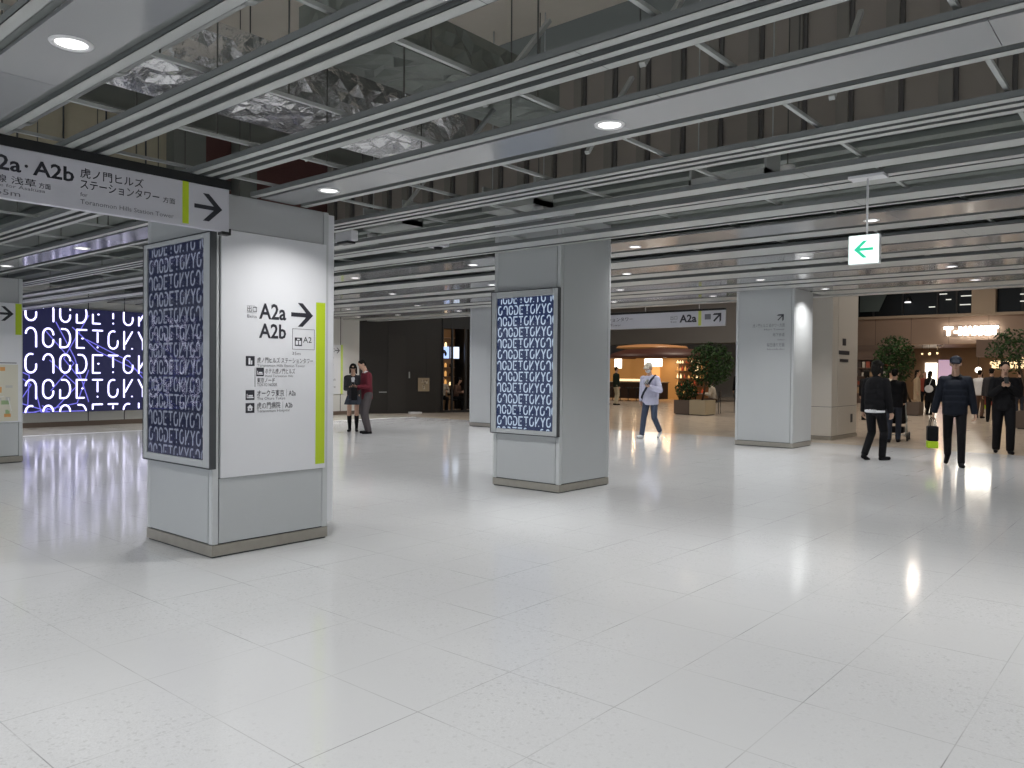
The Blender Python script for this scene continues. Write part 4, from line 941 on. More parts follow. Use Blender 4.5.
def planter(x0, x1, y0, y1, h, mt, label):
    t = thing('planter', label, 'planter', ((x0+x1)/2, (y0+y1)/2, 0))
    m = MB(); m.box(x0, x1, y0, y0+.05, 0.03, h); m.box(x0, x1, y1-.05, y1, 0.03, h); m.box(x0, x0+.05, y0+.05, y1-.05, 0.03, h); m.box(x1-.05, x1, y0+.05, y1-.05, 0.03, h); m.box(x0+.05, x1-.05, y0+.05, y1-.05, 0.03, 0.08); m.build('tub', mt, t)
    m = MB(); m.box(x0+.05, x1-.05, y0+.05, y1-.05, 0.08, h-.06); m.build('soil', 'bark', t)
    m = MB(); m.box(x0+.04, x1-.04, y0+.04, y1-.04, 0, 0.03); m.build('foot', 'black', t)
M_['tub_brown'] = mat('dark_brown_tub', (0.10, 0.075, 0.06), 0.6); M_['tub_beige'] = mat('beige_tub', (0.34, 0.29, 0.20), 0.6)
planter(-14.0, -13.36, 25.4, 26.2, 0.52, 'tub_brown', 'dark brown square planter beside the lavender walker')
planter(-13.33, -12.72, 25.3, 26.1, 0.54, 'tub_beige', 'beige square planter beside the seated person')
tree(-13.7, 25.8, 0.47, (-13.65, 25.7, 0.85), (0.42, 0.35, 0.42), 700, 0.13, 'low dark bush in the dark brown planter', 21)
tree(-13.05, 25.7, 0.47, (-12.75, 25.7, 1.80), (0.86, 0.6, 0.80), 2300, 0.14, 'tall leafy tree in the beige planter', 22)
planter(-12.3, -11.6, 28.6, 29.3, 0.5, 'tub_brown', 'dark planter behind the arrow pillar')
tree(-12.0, 28.9, 0.45, (-12.6, 28.9, 1.9), (0.55, 0.5, 0.8), 1300, 0.15, 'dim tree partly hidden by the arrow pillar', 23)
planter(-8.1, -7.4, 31.6, 32.3, 0.5, 'tub_brown', 'dark planter behind the crowd at the right')
tree(-7.75, 31.95, 0.45, (-8.35, 31.95, 2.05), (0.75, 0.5, 0.95), 1900, 0.16, 'bright green tree behind the couple with the pushchair', 24)
planter(-3.6, -2.9, 26.0, 26.7, 0.5, 'tub_brown', 'dark planter at the right edge')
tree(-3.25, 26.35, 0.45, (-3.7, 26.4, 2.2), (0.75, 0.5, 0.65), 1000, 0.14, 'airy tree above the person at the right edge', 25)

# ------------------------------------------------------------------ people
def remesh(mb, voxel, smooth=4):
    bm = mb.bm; bmesh.ops.recalc_face_normals(bm, faces=bm.faces)
    me = bpy.data.meshes.new('tmp'); bm.to_mesh(me); bm.free()
    o = bpy.data.objects.new('tmp', me); COL.objects.link(o)
    r = o.modifiers.new('r', 'REMESH'); r.mode = 'VOXEL'; r.voxel_size = voxel; r.use_smooth_shade = True
    if smooth: q = o.modifiers.new('s', 'SMOOTH'); q.iterations = smooth; q.factor = 0.5
    dg = bpy.context.evaluated_depsgraph_get(); dg.update()
    out = bpy.data.meshes.new_from_object(o.evaluated_get(dg))
    bpy.data.objects.remove(o); bpy.data.meshes.remove(me)
    for p in out.polygons: p.use_smooth = True
    return out
def put(name, mb, voxel, m, parent, smooth=4, label=None):
    me = remesh(mb, voxel, smooth); me.name = name
    for k in (m if isinstance(m, (list, tuple)) else [m]): me.materials.append(M_[k] if isinstance(k, str) else k)
    o = bpy.data.objects.new(name, me); COL.objects.link(o); o.parent = parent
    if label: o['label'] = label
    return o
def ik(a, c, l1, l2, pole):
    a, c, pole = V(a), V(c), V(pole); d = c-a; D = min(d.length, (l1+l2)*0.999); d = d.normalized(); c = a+d*D
    x = (l1*l1-l2*l2+D*D)/(2*D); h = math.sqrt(max(0, l1*l1-x*x)); pl = (pole-d*pole.dot(d)).normalized()
    return a+d*x+pl*h, c
SKIN = mat('skin', (0.50, 0.31, 0.22), 0.5); M_['skin'] = SKIN
M_['hairblack'] = mat('black_hair', (0.008, 0.007, 0.006), 0.75, spec=0.15); M_['eye'] = mat('eye_dark', (0.02, 0.012, 0.01), 0.3); M_['lip'] = mat('lips', (0.38, 0.15, 0.12), 0.5)
def cloth(name, c, r=0.85): M_[name] = mat(name, c, r, spec=0.2, noise=0.12, nscale=20, bump=0.25, bscale=14); return name

def person(label, loc, face_deg, h=1.7, lean=0.0, headpitch=0.0, headyaw=0.0, feet=((0.09, 0.0, 0.0), (-0.09, 0.0, 0.0)), toe=(0, 0), hands=None, hip=0.93, seat=None,
           top=None, legs=None, shoes='c_black', hair='short', cap=None, fine=True, group=None, sleeve=True, skirt=None, socks=None, mask=False, bulk=1.0, legw=1.0, extras=None, hood=False, kneepole=None, topend=0.86, curl=0.5, longcoat=False):
    """local frame: the person looks along -y; +x is the person's left"""
    s = h/1.75; t = thing('person', label, 'person', loc, group, rad(face_deg)); vx = 0.0085 if fine else 0.016
    S = lambda *p: V(p)*s
    Rl = Matrix.Rotation(lean, 3, 'X')         # positive lean = forward
    pel = S(0, 0, hip)
    up_ = lambda x, y, z: pel + Rl @ S(x, y, z)
    chest, neck0 = up_(0, 0, 0.36), up_(0, 0.005, 0.53)
    hc = neck0 + Rl @ S(0, -0.02, 0.075)
    Rh = Rl @ Matrix.Rotation(headyaw, 3, 'Z') @ Matrix.Rotation(headpitch, 3, 'X'); RH = Matrix.Translation(hc) @ Rh.to_4x4() @ Matrix.Scale(s, 4)
    hd = lambda x, y, z: RH @ V((x, y, z))
    # joints
    J = []
    for k, sx in ((0, 1), (1, -1)):
        hp = pel + Matrix.Rotation(lean*0.2, 3, 'X') @ S(0.092*sx, 0, 0.0)
        f = S(*feet[k]); an = f + S(0, 0.03, 0.085)
        kp = kneepole[k] if kneepole else (0.05*sx, -1, 0.1)
        kn, an = ik(hp, an, 0.44*s, 0.425*s, kp)
        sh = up_(0.178*sx, 0.0, 0.475)
        ht = hands[k] if hands else (0.27*sx, -0.03, 0.80)
        hw = S(*ht); el, wr = ik(sh, hw, 0.29*s, 0.255*s, (0.55*sx, 0.9, -0.35) if ht[2] < 1.15 else (0.8*sx, 0.35, -0.9))
        J.append((hp, kn, an, f, sh, el, wr))
    sideh = Rh @ V((1, 0, 0)); side = V((1, 0, 0))
    # body: one continuous surface
    b = MB()
    b.ell((0, -0.005, 0.165), (0.076, 0.094, 0.088), 16, mtx=RH); b.cap(hd(0, -0.035, 0.10), hd(0, -0.052, 0.055), 0.056*s, 0.036*s, sideh, 0.85)
    b.cap(hd(0, -0.092, 0.135), hd(0, -0.106, 0.108), 0.009*s, 0.015*s, sideh, 1)     # nose
    b.cap(hd(0.03, -0.078, 0.16), hd(-0.03, -0.078, 0.16), 0.014*s, 0.014*s, None, 1)   # brow
    for e in (1, -1): b.ell((0.077*e, 0.005, 0.135), (0.012, 0.022, 0.034), 8, mtx=RH)
    b.ell((0, -0.088, 0.076), (0.022, 0.012, 0.010), 8, mtx=RH)
    b.cap(neck0 - Rl @ S(0, -0.0, 0.05), hd(0, 0.0, 0.09), 0.062*s, 0.054*s)
    b.cap(up_(0, 0, 0.05), up_(0, 0, 0.22), 0.145*s, 0.13*s, side, 0.70); b.cap(up_(0, 0, 0.22), up_(0, 0.01, 0.40), 0.13*s, 0.155*s, side, 0.66)
    b.cap(J[0][4], J[1][4], 0.058*s, 0.058*s)
    for k, sx in ((0, 1), (1, -1)):
        hp, kn, an, f, sh, el, wr = J[k]
        b.cap(hp+V((0, 0, 0.02)), kn, 0.076*s, 0.053*s); b.cap(kn, kn.lerp(an, .35), 0.056*s, 0.057*s); b.cap(kn.lerp(an, .35), an, 0.057*s, 0.036*s)
        ty = toe[k]; fd = V((0.12*sx, -1, 0)).normalized()
        heel = V((an.x, an.y+0.03*s, max(an.z-0.055*s, 0.025*s))); tp = heel + V((fd.x*0.19*s, fd.y*0.19*s*math.cos(ty), -0.19*s*math.sin(ty)))
        b.cap(heel, tp, 0.034*s, 0.026*s); b.cap(an, heel, 0.036*s, 0.034*s)
        J[k] = J[k] + (heel, tp)
        b.cap(sh, el, 0.050*s, 0.038*s); b.cap(el, wr, 0.038*s, 0.025*s)
        # hand: palm, four bent fingers, thumb at the side
        dr = (wr-el).normalized(); pal = V((-sx, -0.35, 0.0)) if wr.z < 1.12*s else V((-sx*0.5, 0.2, 0.8)); pal = (pal-dr*pal.dot(dr)).normalized(); sd = dr.cross(pal)
        if sd.y > 0: sd = -sd
        p0 = wr + dr*0.015*s; p1 = wr+dr*0.075*s; b.cap(p0, p1, 0.030*s, 0.038*s, sd, 0.42)
        for q in range(4):
            off = sd*(0.030-0.020*q)*s; L = (0.036, 0.042, 0.039, 0.030)[q]*s
            a0 = p1+off; d1 = (dr+pal*curl).normalized(); d2 = (dr*(1-curl)+pal*(0.4+curl)).normalized()
            b.cap(a0, a0+d1*L, 0.0088*s, 0.0084*s, n=8); b.cap(a0+d1*L, a0+d1*L+d2*L*0.95, 0.0084*s, 0.0072*s, n=8)
        a0 = wr+dr*0.03*s+sd*0.028*s; a1 = a0+(dr*0.6+sd*0.7+pal*0.3).normalized()*0.036*s; b.cap(a0, a1, 0.0115*s, 0.0095*s, n=8); b.cap(a1, a1+(dr+pal*0.5).normalized()*0.028*s, 0.0095*s, 0.008*s, n=8)
    body = put('body', b, 0.0062 if fine else 0.014, 'skin', t, 2)
    # face details
    m = MB()
    for e in (1, -1): m.ell((0.031*e, -0.082, 0.135), (0.013, 0.010, 0.007), 8, mtx=RH)
    m.build('eyes', 'eye', t, local=True, smooth='keep')
    if not mask:
        m = MB(); m.ell((0, -0.0925, 0.077), (0.021, 0.011, 0.006), 8, mtx=RH); m.build('mouth', 'lip', t, local=True, smooth='keep')
    else:
        m = MB(); m.ell((0, -0.052, 0.088), (0.066, 0.066, 0.050), 12, mtx=RH); put('face_mask', m, 0.008, 'c_white', t)
    # hair
    m = MB()
    if hair == 'short': m.ell((0, 0.014, 0.185), (0.085, 0.098, 0.078), 14, mtx=RH); m.ell((0, 0.045, 0.135), (0.074, 0.06, 0.075), 12, mtx=RH)
    if hair == 'bob':
        m.ell((0, 0.012, 0.180), (0.090, 0.100, 0.085), 14, mtx=RH); m.ell((0, 0.05, 0.09), (0.088, 0.062, 0.13), 12, mtx=RH)
        for e in (1, -1): m.cap(hd(0.078*e, -0.012, 0.17), hd(0.082*e, -0.012, 0.0), 0.026*s, 0.022*s)
        m.cap(hd(0.05, -0.083, 0.185), hd(-0.05, -0.083, 0.185), 0.022*s, 0.022*s)
    if hair == 'long':
        m.ell((0, 0.012, 0.180), (0.090, 0.102, 0.085), 14, mtx=RH); m.cap(hd(0, 0.06, 0.12), hd(0, 0.10, -0.16), 0.085*s, 0.07*s, sideh, 0.6)
    put('hair', m, 0.009 if fine else 0.014, 'hairblack', t)
    if cap:
        m = MB(); m.ell((0, 0.004, 0.200), (0.092, 0.106, 0.078), 16, mtx=RH); m.cap(hd(0.045, -0.095, 0.185), hd(-0.045, -0.095, 0.185), 0.030*s, 0.030*s, None, 1); m.cap(hd(0.05, -0.135, 0.172), hd(-0.05, -0.135, 0.172), 0.020*s, 0.020*s, None, 1); m.ell((0, 0.03, 0.165), (0.090, 0.082, 0.06), 12, mtx=RH)
        put('cap', m, 0.009, cap, t)
    # upper clothing
    if top:
        B = bulk; m = MB(); te = topend-0.93
        m.cap(up_(0, 0, te-0.01), up_(0, 0, 0.20), 0.166*s*B, 0.165*s*B, side, 0.76, e0=0.12); m.cap(up_(0, 0, 0.20), up_(0, 0.008, 0.40), 0.165*s*B, 0.178*s*B, side, 0.70)
        m.cap(J[0][4].lerp(J[1][4], 0.06), J[1][4].lerp(J[0][4], 0.06), 0.076*s, 0.076*s); m.cap(up_(0, 0.0, 0.44), up_(0, 0.004, 0.545), 0.115*s, 0.072*s, side, 0.8)
        if hood: m.cap(up_(0.06, 0.07, 0.51), up_(-0.06, 0.07, 0.51), 0.065*s, 0.065*s)
        for k in (0, 1):
            hp, kn, an, f, sh, el, wr = J[k][:7]
            if sleeve is True:
                m.cap(sh, el, 0.068*s*B, 0.056*s*B); m.cap(el, wr.lerp(el, -0.02), 0.056*s*B, 0.046*s*B, e1=0.2)
        if B > 1.1:
            for q in range(4): z_ = 0.10+0.095*q; m.cap(up_(0.05, 0, z_), up_(-0.05, 0, z_), 0.128*s*B, 0.128*s*B, None, 1)
        if longcoat: m.cap(up_(0, 0, 0.0), up_(0, 0.0, -0.38), 0.17*s*B, 0.19*s*B, side, 0.7, e1=0.15)
        put('jacket', m, vx*1.15, top, t, 5)
    if legs:
        m = MB(); m.cap(up_(0, 0, 0.0), up_(0, 0, 0.10), 0.150*s, 0.142*s, side, 0.74); W_ = legw
        for k in (0, 1):
            hp, kn, an = J[k][:3]
            m.cap(hp+V((0, 0, 0.0)), kn, 0.096*s*W_, 0.072*s*W_); m.cap(kn, an+V((0, 0, -0.02)), 0.072*s*W_, 0.060*s*W_, e1=0.2)
        put('trousers', m, vx*1.15, legs, t, 5)
    if skirt:
        m = MB(); n = 40; prof = [(0.10, 0.13), (0.03, 0.155), (-0.10, 0.19), (-0.22, 0.225)]; rings = []
        for z_, r in prof:
            rings.append([up_(r*math.cos(2*math.pi*i/n)*(1+0.05*(i % 2)*(r > .16)), r*0.8*math.sin(2*math.pi*i/n)*(1+0.05*(i % 2)*(r > .16)), z_) for i in range(n)])
        vs = [[m.bm.verts.new(p) for p in r] for r in rings]
        for a, c in zip(vs, vs[1:]):
            for i in range(n): m.bm.faces.new((a[i], a[(i+1) % n], c[(i+1) % n], c[i]))
        m.bm.faces.new(vs[0]); m.build('skirt', skirt, t, local=True)
    if socks:
        for k in (0, 1): m = MB(); m.cap(J[k][1].lerp(J[k][2], 0.18), J[k][1].lerp(J[k][2], .45), 0.060*s, 0.060*s); m.cap(J[k][1].lerp(J[k][2], .45), J[k][2], 0.060*s, 0.040*s); put('sock', m, 0.012, socks, t)
    for k in (0, 1):
        heel, tp = J[k][7], J[k][8]; m = MB(); m.cap(heel, tp, 0.043*s, 0.036*s, V((1, 0, 0)), 1.0); m.cap(J[k][2]-V((0, 0, 0.01)), heel, 0.046*s, 0.043*s)
        o = put('shoe', m, 0.011 if fine else 0.016, shoes, t)
    return t, J, s, up_, hd

cloth('c_black', (0.006, 0.006, 0.0075)); cloth('c_navy', (0.0065, 0.009, 0.016), 0.7); cloth('c_white', (0.62, 0.63, 0.65)); cloth('c_lav', (0.47, 0.47, 0.60)); cloth('c_jean', (0.055, 0.07, 0.11))
cloth('c_maroon', (0.12, 0.018, 0.028)); cloth('c_greytr', (0.085, 0.075, 0.078)); cloth('c_darkgrey', (0.035, 0.035, 0.040)); cloth('c_skirt', (0.055, 0.065, 0.085)); cloth('c_beige', (0.42, 0.33, 0.23)); cloth('c_cream', (0.55, 0.50, 0.42))
cloth('c_lime', (0.42, 0.62, 0.03)); cloth('c_green', (0.01, 0.018, 0.012)); cloth('c_brown', (0.10, 0.06, 0.045)); cloth('c_khaki', (0.42, 0.38, 0.28)); cloth('c_darkjean', (0.03, 0.035, 0.05)); cloth('c_redbrown', (0.22, 0.05, 0.035))
def bag(label, loc, w, d, h, m1, m2=None, split=0.35, rz=0.0):
    t = thing('tote_bag', label, 'bag', loc, None, rz)
    m = MB(); m.box(-w/2, w/2, -d/2, d/2, h*split if m2 else 0, h); m.build('bag_body', m1, t, bevel=0.02, local=True)
    if m2: m = MB(); m.box(-w/2, w/2, -d/2, d/2, 0, h*split-0.001); m.build('bag_base', m2, t, bevel=0.015, local=True)
    for e in (-1, 1):
        m = MB(); pts = [(w*.25*math.cos(a), e*d*.4, h+0.14*math.sin(a)) for a in [math.pi*i/10 for i in range(11)]]
        for a, b_ in zip(pts, pts[1:]): m.cyl(a, b_, 0.007, n=6)
        m.build('handle', m1, t, local=True)
    return t
def phone(loc, rz, tilt, label):
    m = MB(); m.box(-0.036, 0.036, -0.075, 0.075, -0.004, 0.004); o = m.build('phone', 'black'); o.location = loc; o.rotation_euler = (tilt, 0, rz); tag(o, label, 'phone'); return o
def L2W(t, p):
    a = t.rotation_euler[2]; return V((t.location[0]+p[0]*math.cos(a)-p[1]*math.sin(a), t.location[1]+p[0]*math.sin(a)+p[1]*math.cos(a), t.location[2]+p[2]))

# man with the dark cap walking to the camera; heading: -y local turned towards the camera
cap_man = person('person in dark navy padded jacket and dark cap walking towards the camera', (-2.84, 14.42, 0), 12, h=1.73, legw=0.92, lean=0.04, headpitch=0.08,
       feet=((0.10, -0.20, 0.0), (-0.09, 0.30, 0.10)), toe=(0, 0.5), hands=((0.29, 0.0, 0.84), (-0.31, 0.02, 0.83)), top='c_navy', legs='c_black', shoes='c_black', cap='c_navy', bulk=1.12, hood=True, hair='short', curl=0.8)
tt = cap_man[0]; wr = cap_man[1][1][6]
bag('black shopping bag with lime green base beside the capped man', L2W(tt, (wr.x-0.02, wr.y-0.02, wr.z-0.09-0.50)), 0.16, 0.20, 0.36, 'c_black', 'c_lime', 0.32, rad(20))
# person in black seen from behind, left of the pushchair
person('person in black jacket over a white shirt hem, seen from behind', (-4.05, 14.38, 0), 160, h=1.68, lean=0.05, feet=((0.08, 0.14, 0.04), (-0.08, -0.13, 0.0)), toe=(0.4, 0), hands=((0.26, -0.02, 0.83), (-0.26, -0.08, 0.84)),
       top='c_black', legs='c_black', shoes='c_black', hair='bob', bulk=1.15, topend=0.90)
tt = [o for o in bpy.data.objects if o.name.startswith('person') and o.get('label', '').startswith('person in black jacket over')][0]
m = MB(); m.cap((0, 0.0, 0.90), (0, 0, 0.825), 0.178, 0.184, V((1, 0, 0)), 0.78, e0=0.1, e1=0.08); put('shirt_hem', m, 0.012, 'c_white', tt)
# person behind with the pushchair
push = person('person in dark clothes pushing a pushchair, behind the one in black', (-4.85, 18.6, 0), 190, h=1.58, lean=0.10, feet=((0.09, 0.12, 0.0), (-0.09, -0.12, 0.0)), hands=((0.20, -0.38, 0.98), (-0.20, -0.38, 0.98)),
       top='c_black', legs='c_darkjean', shoes='c_black', hair='short', bulk=1.2)
# phone user at the right edge
ph = person('person in black with both hands at a phone, right edge', (-2.62, 17.50, 0), 15, h=1.71, lean=0.05, headpitch=0.35, feet=((0.11, -0.10, 0.0), (-0.10, 0.14, 0.0)), hands=((0.06, -0.24, 1.30), (-0.06, -0.24, 1.30)),
       top='c_black', legs='c_black', shoes='c_black', hair='short', bulk=1.15, legw=1.15)
q = L2W(ph[0], (0, -0.30, 1.39)); phone(q, rad(15), rad(50), 'dark phone held up by the person at the right edge')
# walker in the pale lavender coat
wk = person('person in pale lavender jacket with dark shoulder strap and mask', (-9.17, 15.57, 0), 2, h=1.66, lean=0.08, headpitch=0.25, feet=((0.10, 0.26, 0.10), (-0.10, -0.26, 0.0)), toe=(0.6, 0), hands=((0.12, -0.26, 1.22), (-0.26, 0.02, 0.88)),
       top='c_lav', legs='c_jean', shoes='c_white', hair='short', cap='c_cream', mask=True, bulk=1.22, topend=0.82)
m = MB(); U = wk[3]; pts = [U(0.13, 0.02, 0.56), U(0.11, -0.13, 0.48), U(0.03, -0.165, 0.34), U(-0.08, -0.17, 0.18), U(-0.17, -0.12, 0.05), U(-0.21, 0.0, 0.0), U(-0.12, 0.14, 0.16), U(0.05, 0.155, 0.36), U(0.13, 0.08, 0.52), U(0.13, 0.02, 0.56)]
for a, b_ in zip(pts, pts[1:]): m.cap(a, b_, 0.026, 0.026, None, 1)
put('shoulder_strap', m, 0.010, 'c_darkjean', wk[0])
q = L2W(wk[0], (0.08, -0.34, 1.27)); phone(q, rad(10), rad(40), 'dark phone in the hand of the lavender walker')
# the two students
g1 = person('person in dark blazer, short skirt and black knee socks, looking down', (-15.16, 11.91, 0), 48, h=1.60, headpitch=0.45, feet=((0.09, 0.0, 0.0), (-0.09, 0.04, 0.0)), hands=((0.07, -0.24, 1.17), (-0.07, -0.24, 1.14)),
       top='c_darkgrey', skirt='c_skirt', socks='c_black', shoes='c_black', hair='bob', bulk=0.98, topend=0.90)
m = MB(); U = g1[3]; m.cap(U(0.0, -0.085, 0.46), U(0.0, -0.105, 0.22), 0.05, 0.035, V((1, 0, 0)), 0.6); put('shirt_front', m, 0.010, 'c_white', g1[0])
q = L2W(g1[0], (0, -0.31, 1.15)); phone(q, rad(42), rad(30), 'small phone in the hands of the student in the skirt')
g2 = person('person in maroon cardigan and grey trousers, head bent, hugging a dark bag', (-14.46, 11.76, 0), -20, h=1.70, lean=0.05, headpitch=0.55, feet=((0.08, 0.0, 0.0), (-0.08, 0.02, 0.0)), hands=((0.10, -0.26, 1.12), (-0.12, -0.26, 1.06)),
       top='c_maroon', legs='c_greytr', shoes='c_black', hair='short', bulk=1.05, legw=1.1, topend=0.84)
m = MB(); U = g2[3]; m.cap(U(0.07, -0.02, 0.53), U(-0.07, -0.02, 0.53), 0.045, 0.045); put('collar', m, 0.010, 'c_white', g2[0])
q = L2W(g2[0], (0.02, -0.34, 0.78)); t = thing('school_bag', 'dark school bag hanging between the two students', 'bag', q, None, rad(-28))
m = MB(); m.box(-0.17, 0.17, -0.07, 0.07, 0, 0.30); m.build('bag_body', 'c_black', t, bevel=0.03, local=True)
m = MB()
for a, b_ in (((-.1, 0, .3), (-.08, 0, .40)), ((-.08, 0, .40), (.08, 0, .40)), ((.08, 0, .40), (.1, 0, .3))): m.cyl(a, b_, 0.01, n=8)
m.build('handle', 'c_black', t, local=True)

# pushchair
q = L2W(push[0], (0, -0.75, 0)); t = thing('pushchair', 'dark pushchair with hood in front of its pusher', 'pushchair', q, None, rad(190))
for x in (-0.24, 0.24):
    for y in (-0.30, 0.28):
        m = MB(); m.lathe([(0.05, -0.018), (0.085, -0.018), (0.09, 0), (0.085, 0.018), (0.05, 0.018), (0.05, -0.018)], (x, y, 0.09), n=18, axis='x') if False else m.cyl((x-0.018, y, 0.09), (x+0.018, y, 0.09), 0.09, n=20); m.build('wheel', 'black', t, local=True)
m = MB()
for x in (-0.2, 0.2):
    m.cyl((x, -0.30, 0.10), (x, 0.30, 0.75), 0.012, n=8); m.cyl((x, 0.28, 0.10), (x, -0.10, 0.55), 0.012, n=8); m.cyl((x, 0.30, 0.75), (x, 0.40, 1.0), 0.012, n=8); m.cyl((x, -0.30, 0.10), (x+0.04*(1 if x > 0 else -1), -0.30, 0.09), 0.010, n=8); m.cyl((x, 0.28, 0.10), (x+0.04*(1 if x > 0 else -1), 0.28, 0.09), 0.010, n=8)
m.cyl((-0.2, 0.40, 1.0), (0.2, 0.40, 1.0), 0.014, n=8); m.cyl((-0.2, -0.30, 0.10), (0.2, -0.30, 0.10), 0.010, n=8); m.build('frame', 'channel', t, local=True)
m = MB(); m.cap((0.12, -0.12, 0.46), (-0.12, -0.12, 0.46), 0.10, 0.10); m.cap((0.1, 0.10, 0.50), (0.1, 0.20, 0.85), 0.09, 0.08); m.cap((-0.1, 0.10, 0.50), (-0.1, 0.20, 0.85), 0.09, 0.08); m.cap((0.1, 0.15, 0.6), (-0.1, 0.15, 0.6), 0.09, 0.09); put('seat', m, 0.014, 'c_black', t)
m = MB(); m.ell((0, 0.05, 0.82), (0.22, 0.24, 0.17), 14); put('hood', m, 0.014, 'c_darkgrey', t)
m = MB(); m.box(-0.16, 0.16, -0.18, 0.22, 0.17, 0.30); m.build('basket', 'c_black', t, local=True, bevel=0.02)

# far people
def far(label, loc, deg, **k): k.setdefault('fine', False); return person(label, loc, deg, **k)
far('person in dark green jacket and cream trousers at the cafe, seen from behind', (-19.9, 30.7, 0), 150, h=1.72, top='c_green', legs='c_khaki', hair='short', bulk=1.1)
far('person in dark clothes left of the one in cream trousers', (-20.55, 30.9, 0), 140, h=1.70, top='c_black', legs='c_black', bulk=1.1)
far('person in long beige coat in the food hall', (-8.03, 34.0, 0), 100, h=1.66, top='c_beige', legs='c_beige', hair='long', longcoat=True, bulk=1.05)
fb = far('person in black dress with long hair and a round white bag', (-7.35, 33.0, 0), 150, h=1.62, top='c_black', legs='c_black', hair='long', longcoat=True, bulk=1.1)
m = MB(); m.cyl((0, -0.05, 0), (0, 0.05, 0), 0.14, n=20); m.cyl((0, 0, 0.12), (0.10, 0, 0.40), 0.012, n=6); o = m.build('round_bag', 'c_white'); o.location = (-7.32, 32.72, 0.98); tag(o, 'round white bag on the back of the one in black dress', 'bag')
far('person in black behind the shoulder of the capped man', (-5.95, 30.2, 0), 170, h=1.68, top='c_black', legs='c_black', bulk=1.1)
far('person in white jacket right of the capped man', (-5.50, 31.8, 0), 165, h=1.66, top='c_white', legs='c_brown', bulk=1.0)
bag('lime green bag behind the pocket hand of the capped man', (-5.24, 31.76, 0.33), 0.17, 0.12, 0.30, 'c_lime')
far('person in dark red brown coat left of the phone user', (-4.95, 30.6, 0), 190, h=1.64, top='c_redbrown', legs='c_black', bulk=1.1, longcoat=True)
far('person in dark grey coat walking behind the phone user', (-4.75, 29.4, 0), 175, h=1.70, top='c_darkgrey', legs='c_black', bulk=1.15)
far('person in cream top with a dark bag beside the pushchair', (-8.2, 31.0, 0), 20, h=1.60, top='c_cream', legs='c_brown', hair='bob')
far('person in black behind the leftmost person of the crowd', (-7.95, 27.2, 0), 160, h=1.60, top='c_black', legs='c_black', hair='bob', bulk=1.1)

# crowd further back in the food hall
for i, (x, y, deg, tp, lg, hr, lab) in enumerate(((-9.3, 36.0, 170, 'c_brown', 'c_black', 'short', 'person in brown jacket among the crowd under the lilac panel'),
   (-6.3, 36.5, 30, 'c_darkgrey', 'c_black', 'bob', 'person in dark grey far behind the globe lamp'), (-4.6, 34.0, 200, 'c_black', 'c_darkjean', 'short', 'person in black far back near the right edge'),
   (-8.8, 38.5, 10, 'c_redbrown', 'c_black', 'long', 'person in rust coloured top far back left of the bright panel'), (-3.9, 31.5, 160, 'c_brown', 'c_black', 'short', 'person in brown behind the phone user at the right edge'))):
    far(lab, (x, y, 0), deg, h=1.62+0.03*(i % 3), top=tp, legs=lg, hair=hr, bulk=1.1)
t = thing('shop_shelf', 'dark shop shelves with reddish goods behind the beige pier', 'shelf', (-12.4, 43.5, 0))
m = MB(); m.box(-13.7, -11.3, 43.9, 43.98, 0, 2.7); m.build('back_board', 'brown2', t)
for z in (0.5, 0.95, 1.4, 1.85, 2.3): m = MB(); m.box(-13.7, -11.3, 43.5, 43.9, z, z+0.03); m.build('shelf_board', 'brown2', t)
rr = random.Random(8); gm = [mat('red_goods', (0.30, 0.07, 0.04), 0.5), mat('tan_goods', (0.35, 0.24, 0.14), 0.5), mat('dark_goods', (0.05, 0.035, 0.03), 0.5), mat('white_goods', (0.5, 0.47, 0.42), 0.5)]
for z in (0.53, 0.98, 1.43, 1.88):
    x = -13.6
    while x < -11.5:
        w_ = rr.uniform(0.12, 0.25); m = MB(); m.box(x, x+w_*0.9, 43.55, 43.8, z, z+rr.uniform(.15, .32)); tag(m.build('goods_box', rr.choice(gm), bevel=0.01), 'small box of goods on the dark shop shelves', 'box', 'boxes on the dark shop shelves'); x += w_+0.04

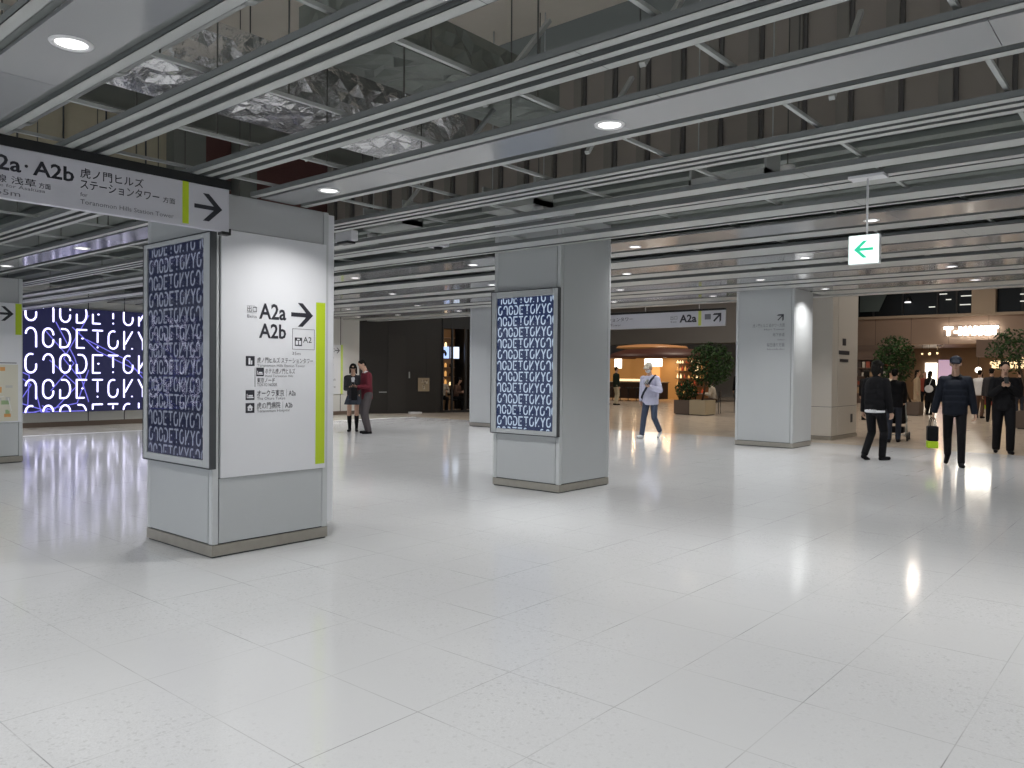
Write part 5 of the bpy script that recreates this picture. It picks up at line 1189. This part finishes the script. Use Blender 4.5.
# seated people and small tables
def chair(x, y, rz, label, grp):
    t = thing('chair', label, 'chair', (x, y, 0), grp, rz)
    m = MB(); m.box(-.2, .2, -.2, .2, .43, .46); m.build('seat', 'black', t, local=True, bevel=.008)
    m = MB(); m.box(-.2, .2, .18, .21, .58, .82); m.build('backrest', 'black', t, local=True, bevel=.008)
    for sx in (-1, 1):
        for sy in (-1, 1): m = MB(); m.cyl((.18*sx, .18*sy, 0), (.18*sx, .18*sy, .43 if sy < 0 else .8), .012, n=8); m.build('leg', 'black', t, local=True)
def cafe_table(x, y, label, grp=None):
    t = thing('cafe_table', label, 'table', (x, y, 0), grp)
    m = MB(); m.cyl((0, 0, .70), (0, 0, .73), .32, n=28); m.build('tabletop', 'brown2', t, local=True)
    m = MB(); m.cyl((0, 0, .02), (0, 0, .70), .03, n=12); m.build('pole', 'black', t, local=True)
    m = MB(); m.cyl((0, 0, 0), (0, 0, .02), .22, n=24); m.build('base', 'black', t, local=True)
SIT = dict(hip=0.53, feet=((0.10, -0.42, 0.0), (-0.10, -0.42, 0.0)), hands=((0.15, -0.36, 0.78), (-0.15, -0.36, 0.78)), lean=0.25, kneepole=((0.1, -0.5, 1), (-0.1, -0.5, 1)), topend=0.95)
far('seated person in cream top leaning over a table by the planter', (-13.25, 27.1, 0), -75, h=1.66, top='c_cream', legs='c_brown', hair='short', **SIT); chair(-13.25, 27.1, rad(-75), 'black chair under the seated person in the cream top', None)
cafe_table(-13.95, 26.95, 'small round cafe table by the planter')
far('seated person in black with back to the arrow pillar', (-12.75, 28.3, 0), 80, h=1.68, top='c_black', legs='c_black', hair='short', **SIT); chair(-12.75, 28.3, rad(80), 'black chair behind the arrow pillar', None)
far('person in black standing between the seated people', (-13.4, 29.6, 0), 200, h=1.66, top='c_black', legs='c_black', bulk=1.1)
p = P_(2.9, -0.9, 0); far('seated person in white shirt inside the glazed shop', p, 60, h=1.66, top='c_cream', legs='c_black', **SIT); chair(p.x, p.y, rad(60), 'black chair inside the glazed shop, under the white shirt', None)
p = P_(3.35, -0.7, 0); far('seated person in dark clothes inside the glazed shop', p, 110, h=1.62, top='c_brown', legs='c_black', hair='bob', **SIT); chair(p.x, p.y, rad(110), 'black chair inside the glazed shop, under the dark clothes', None)
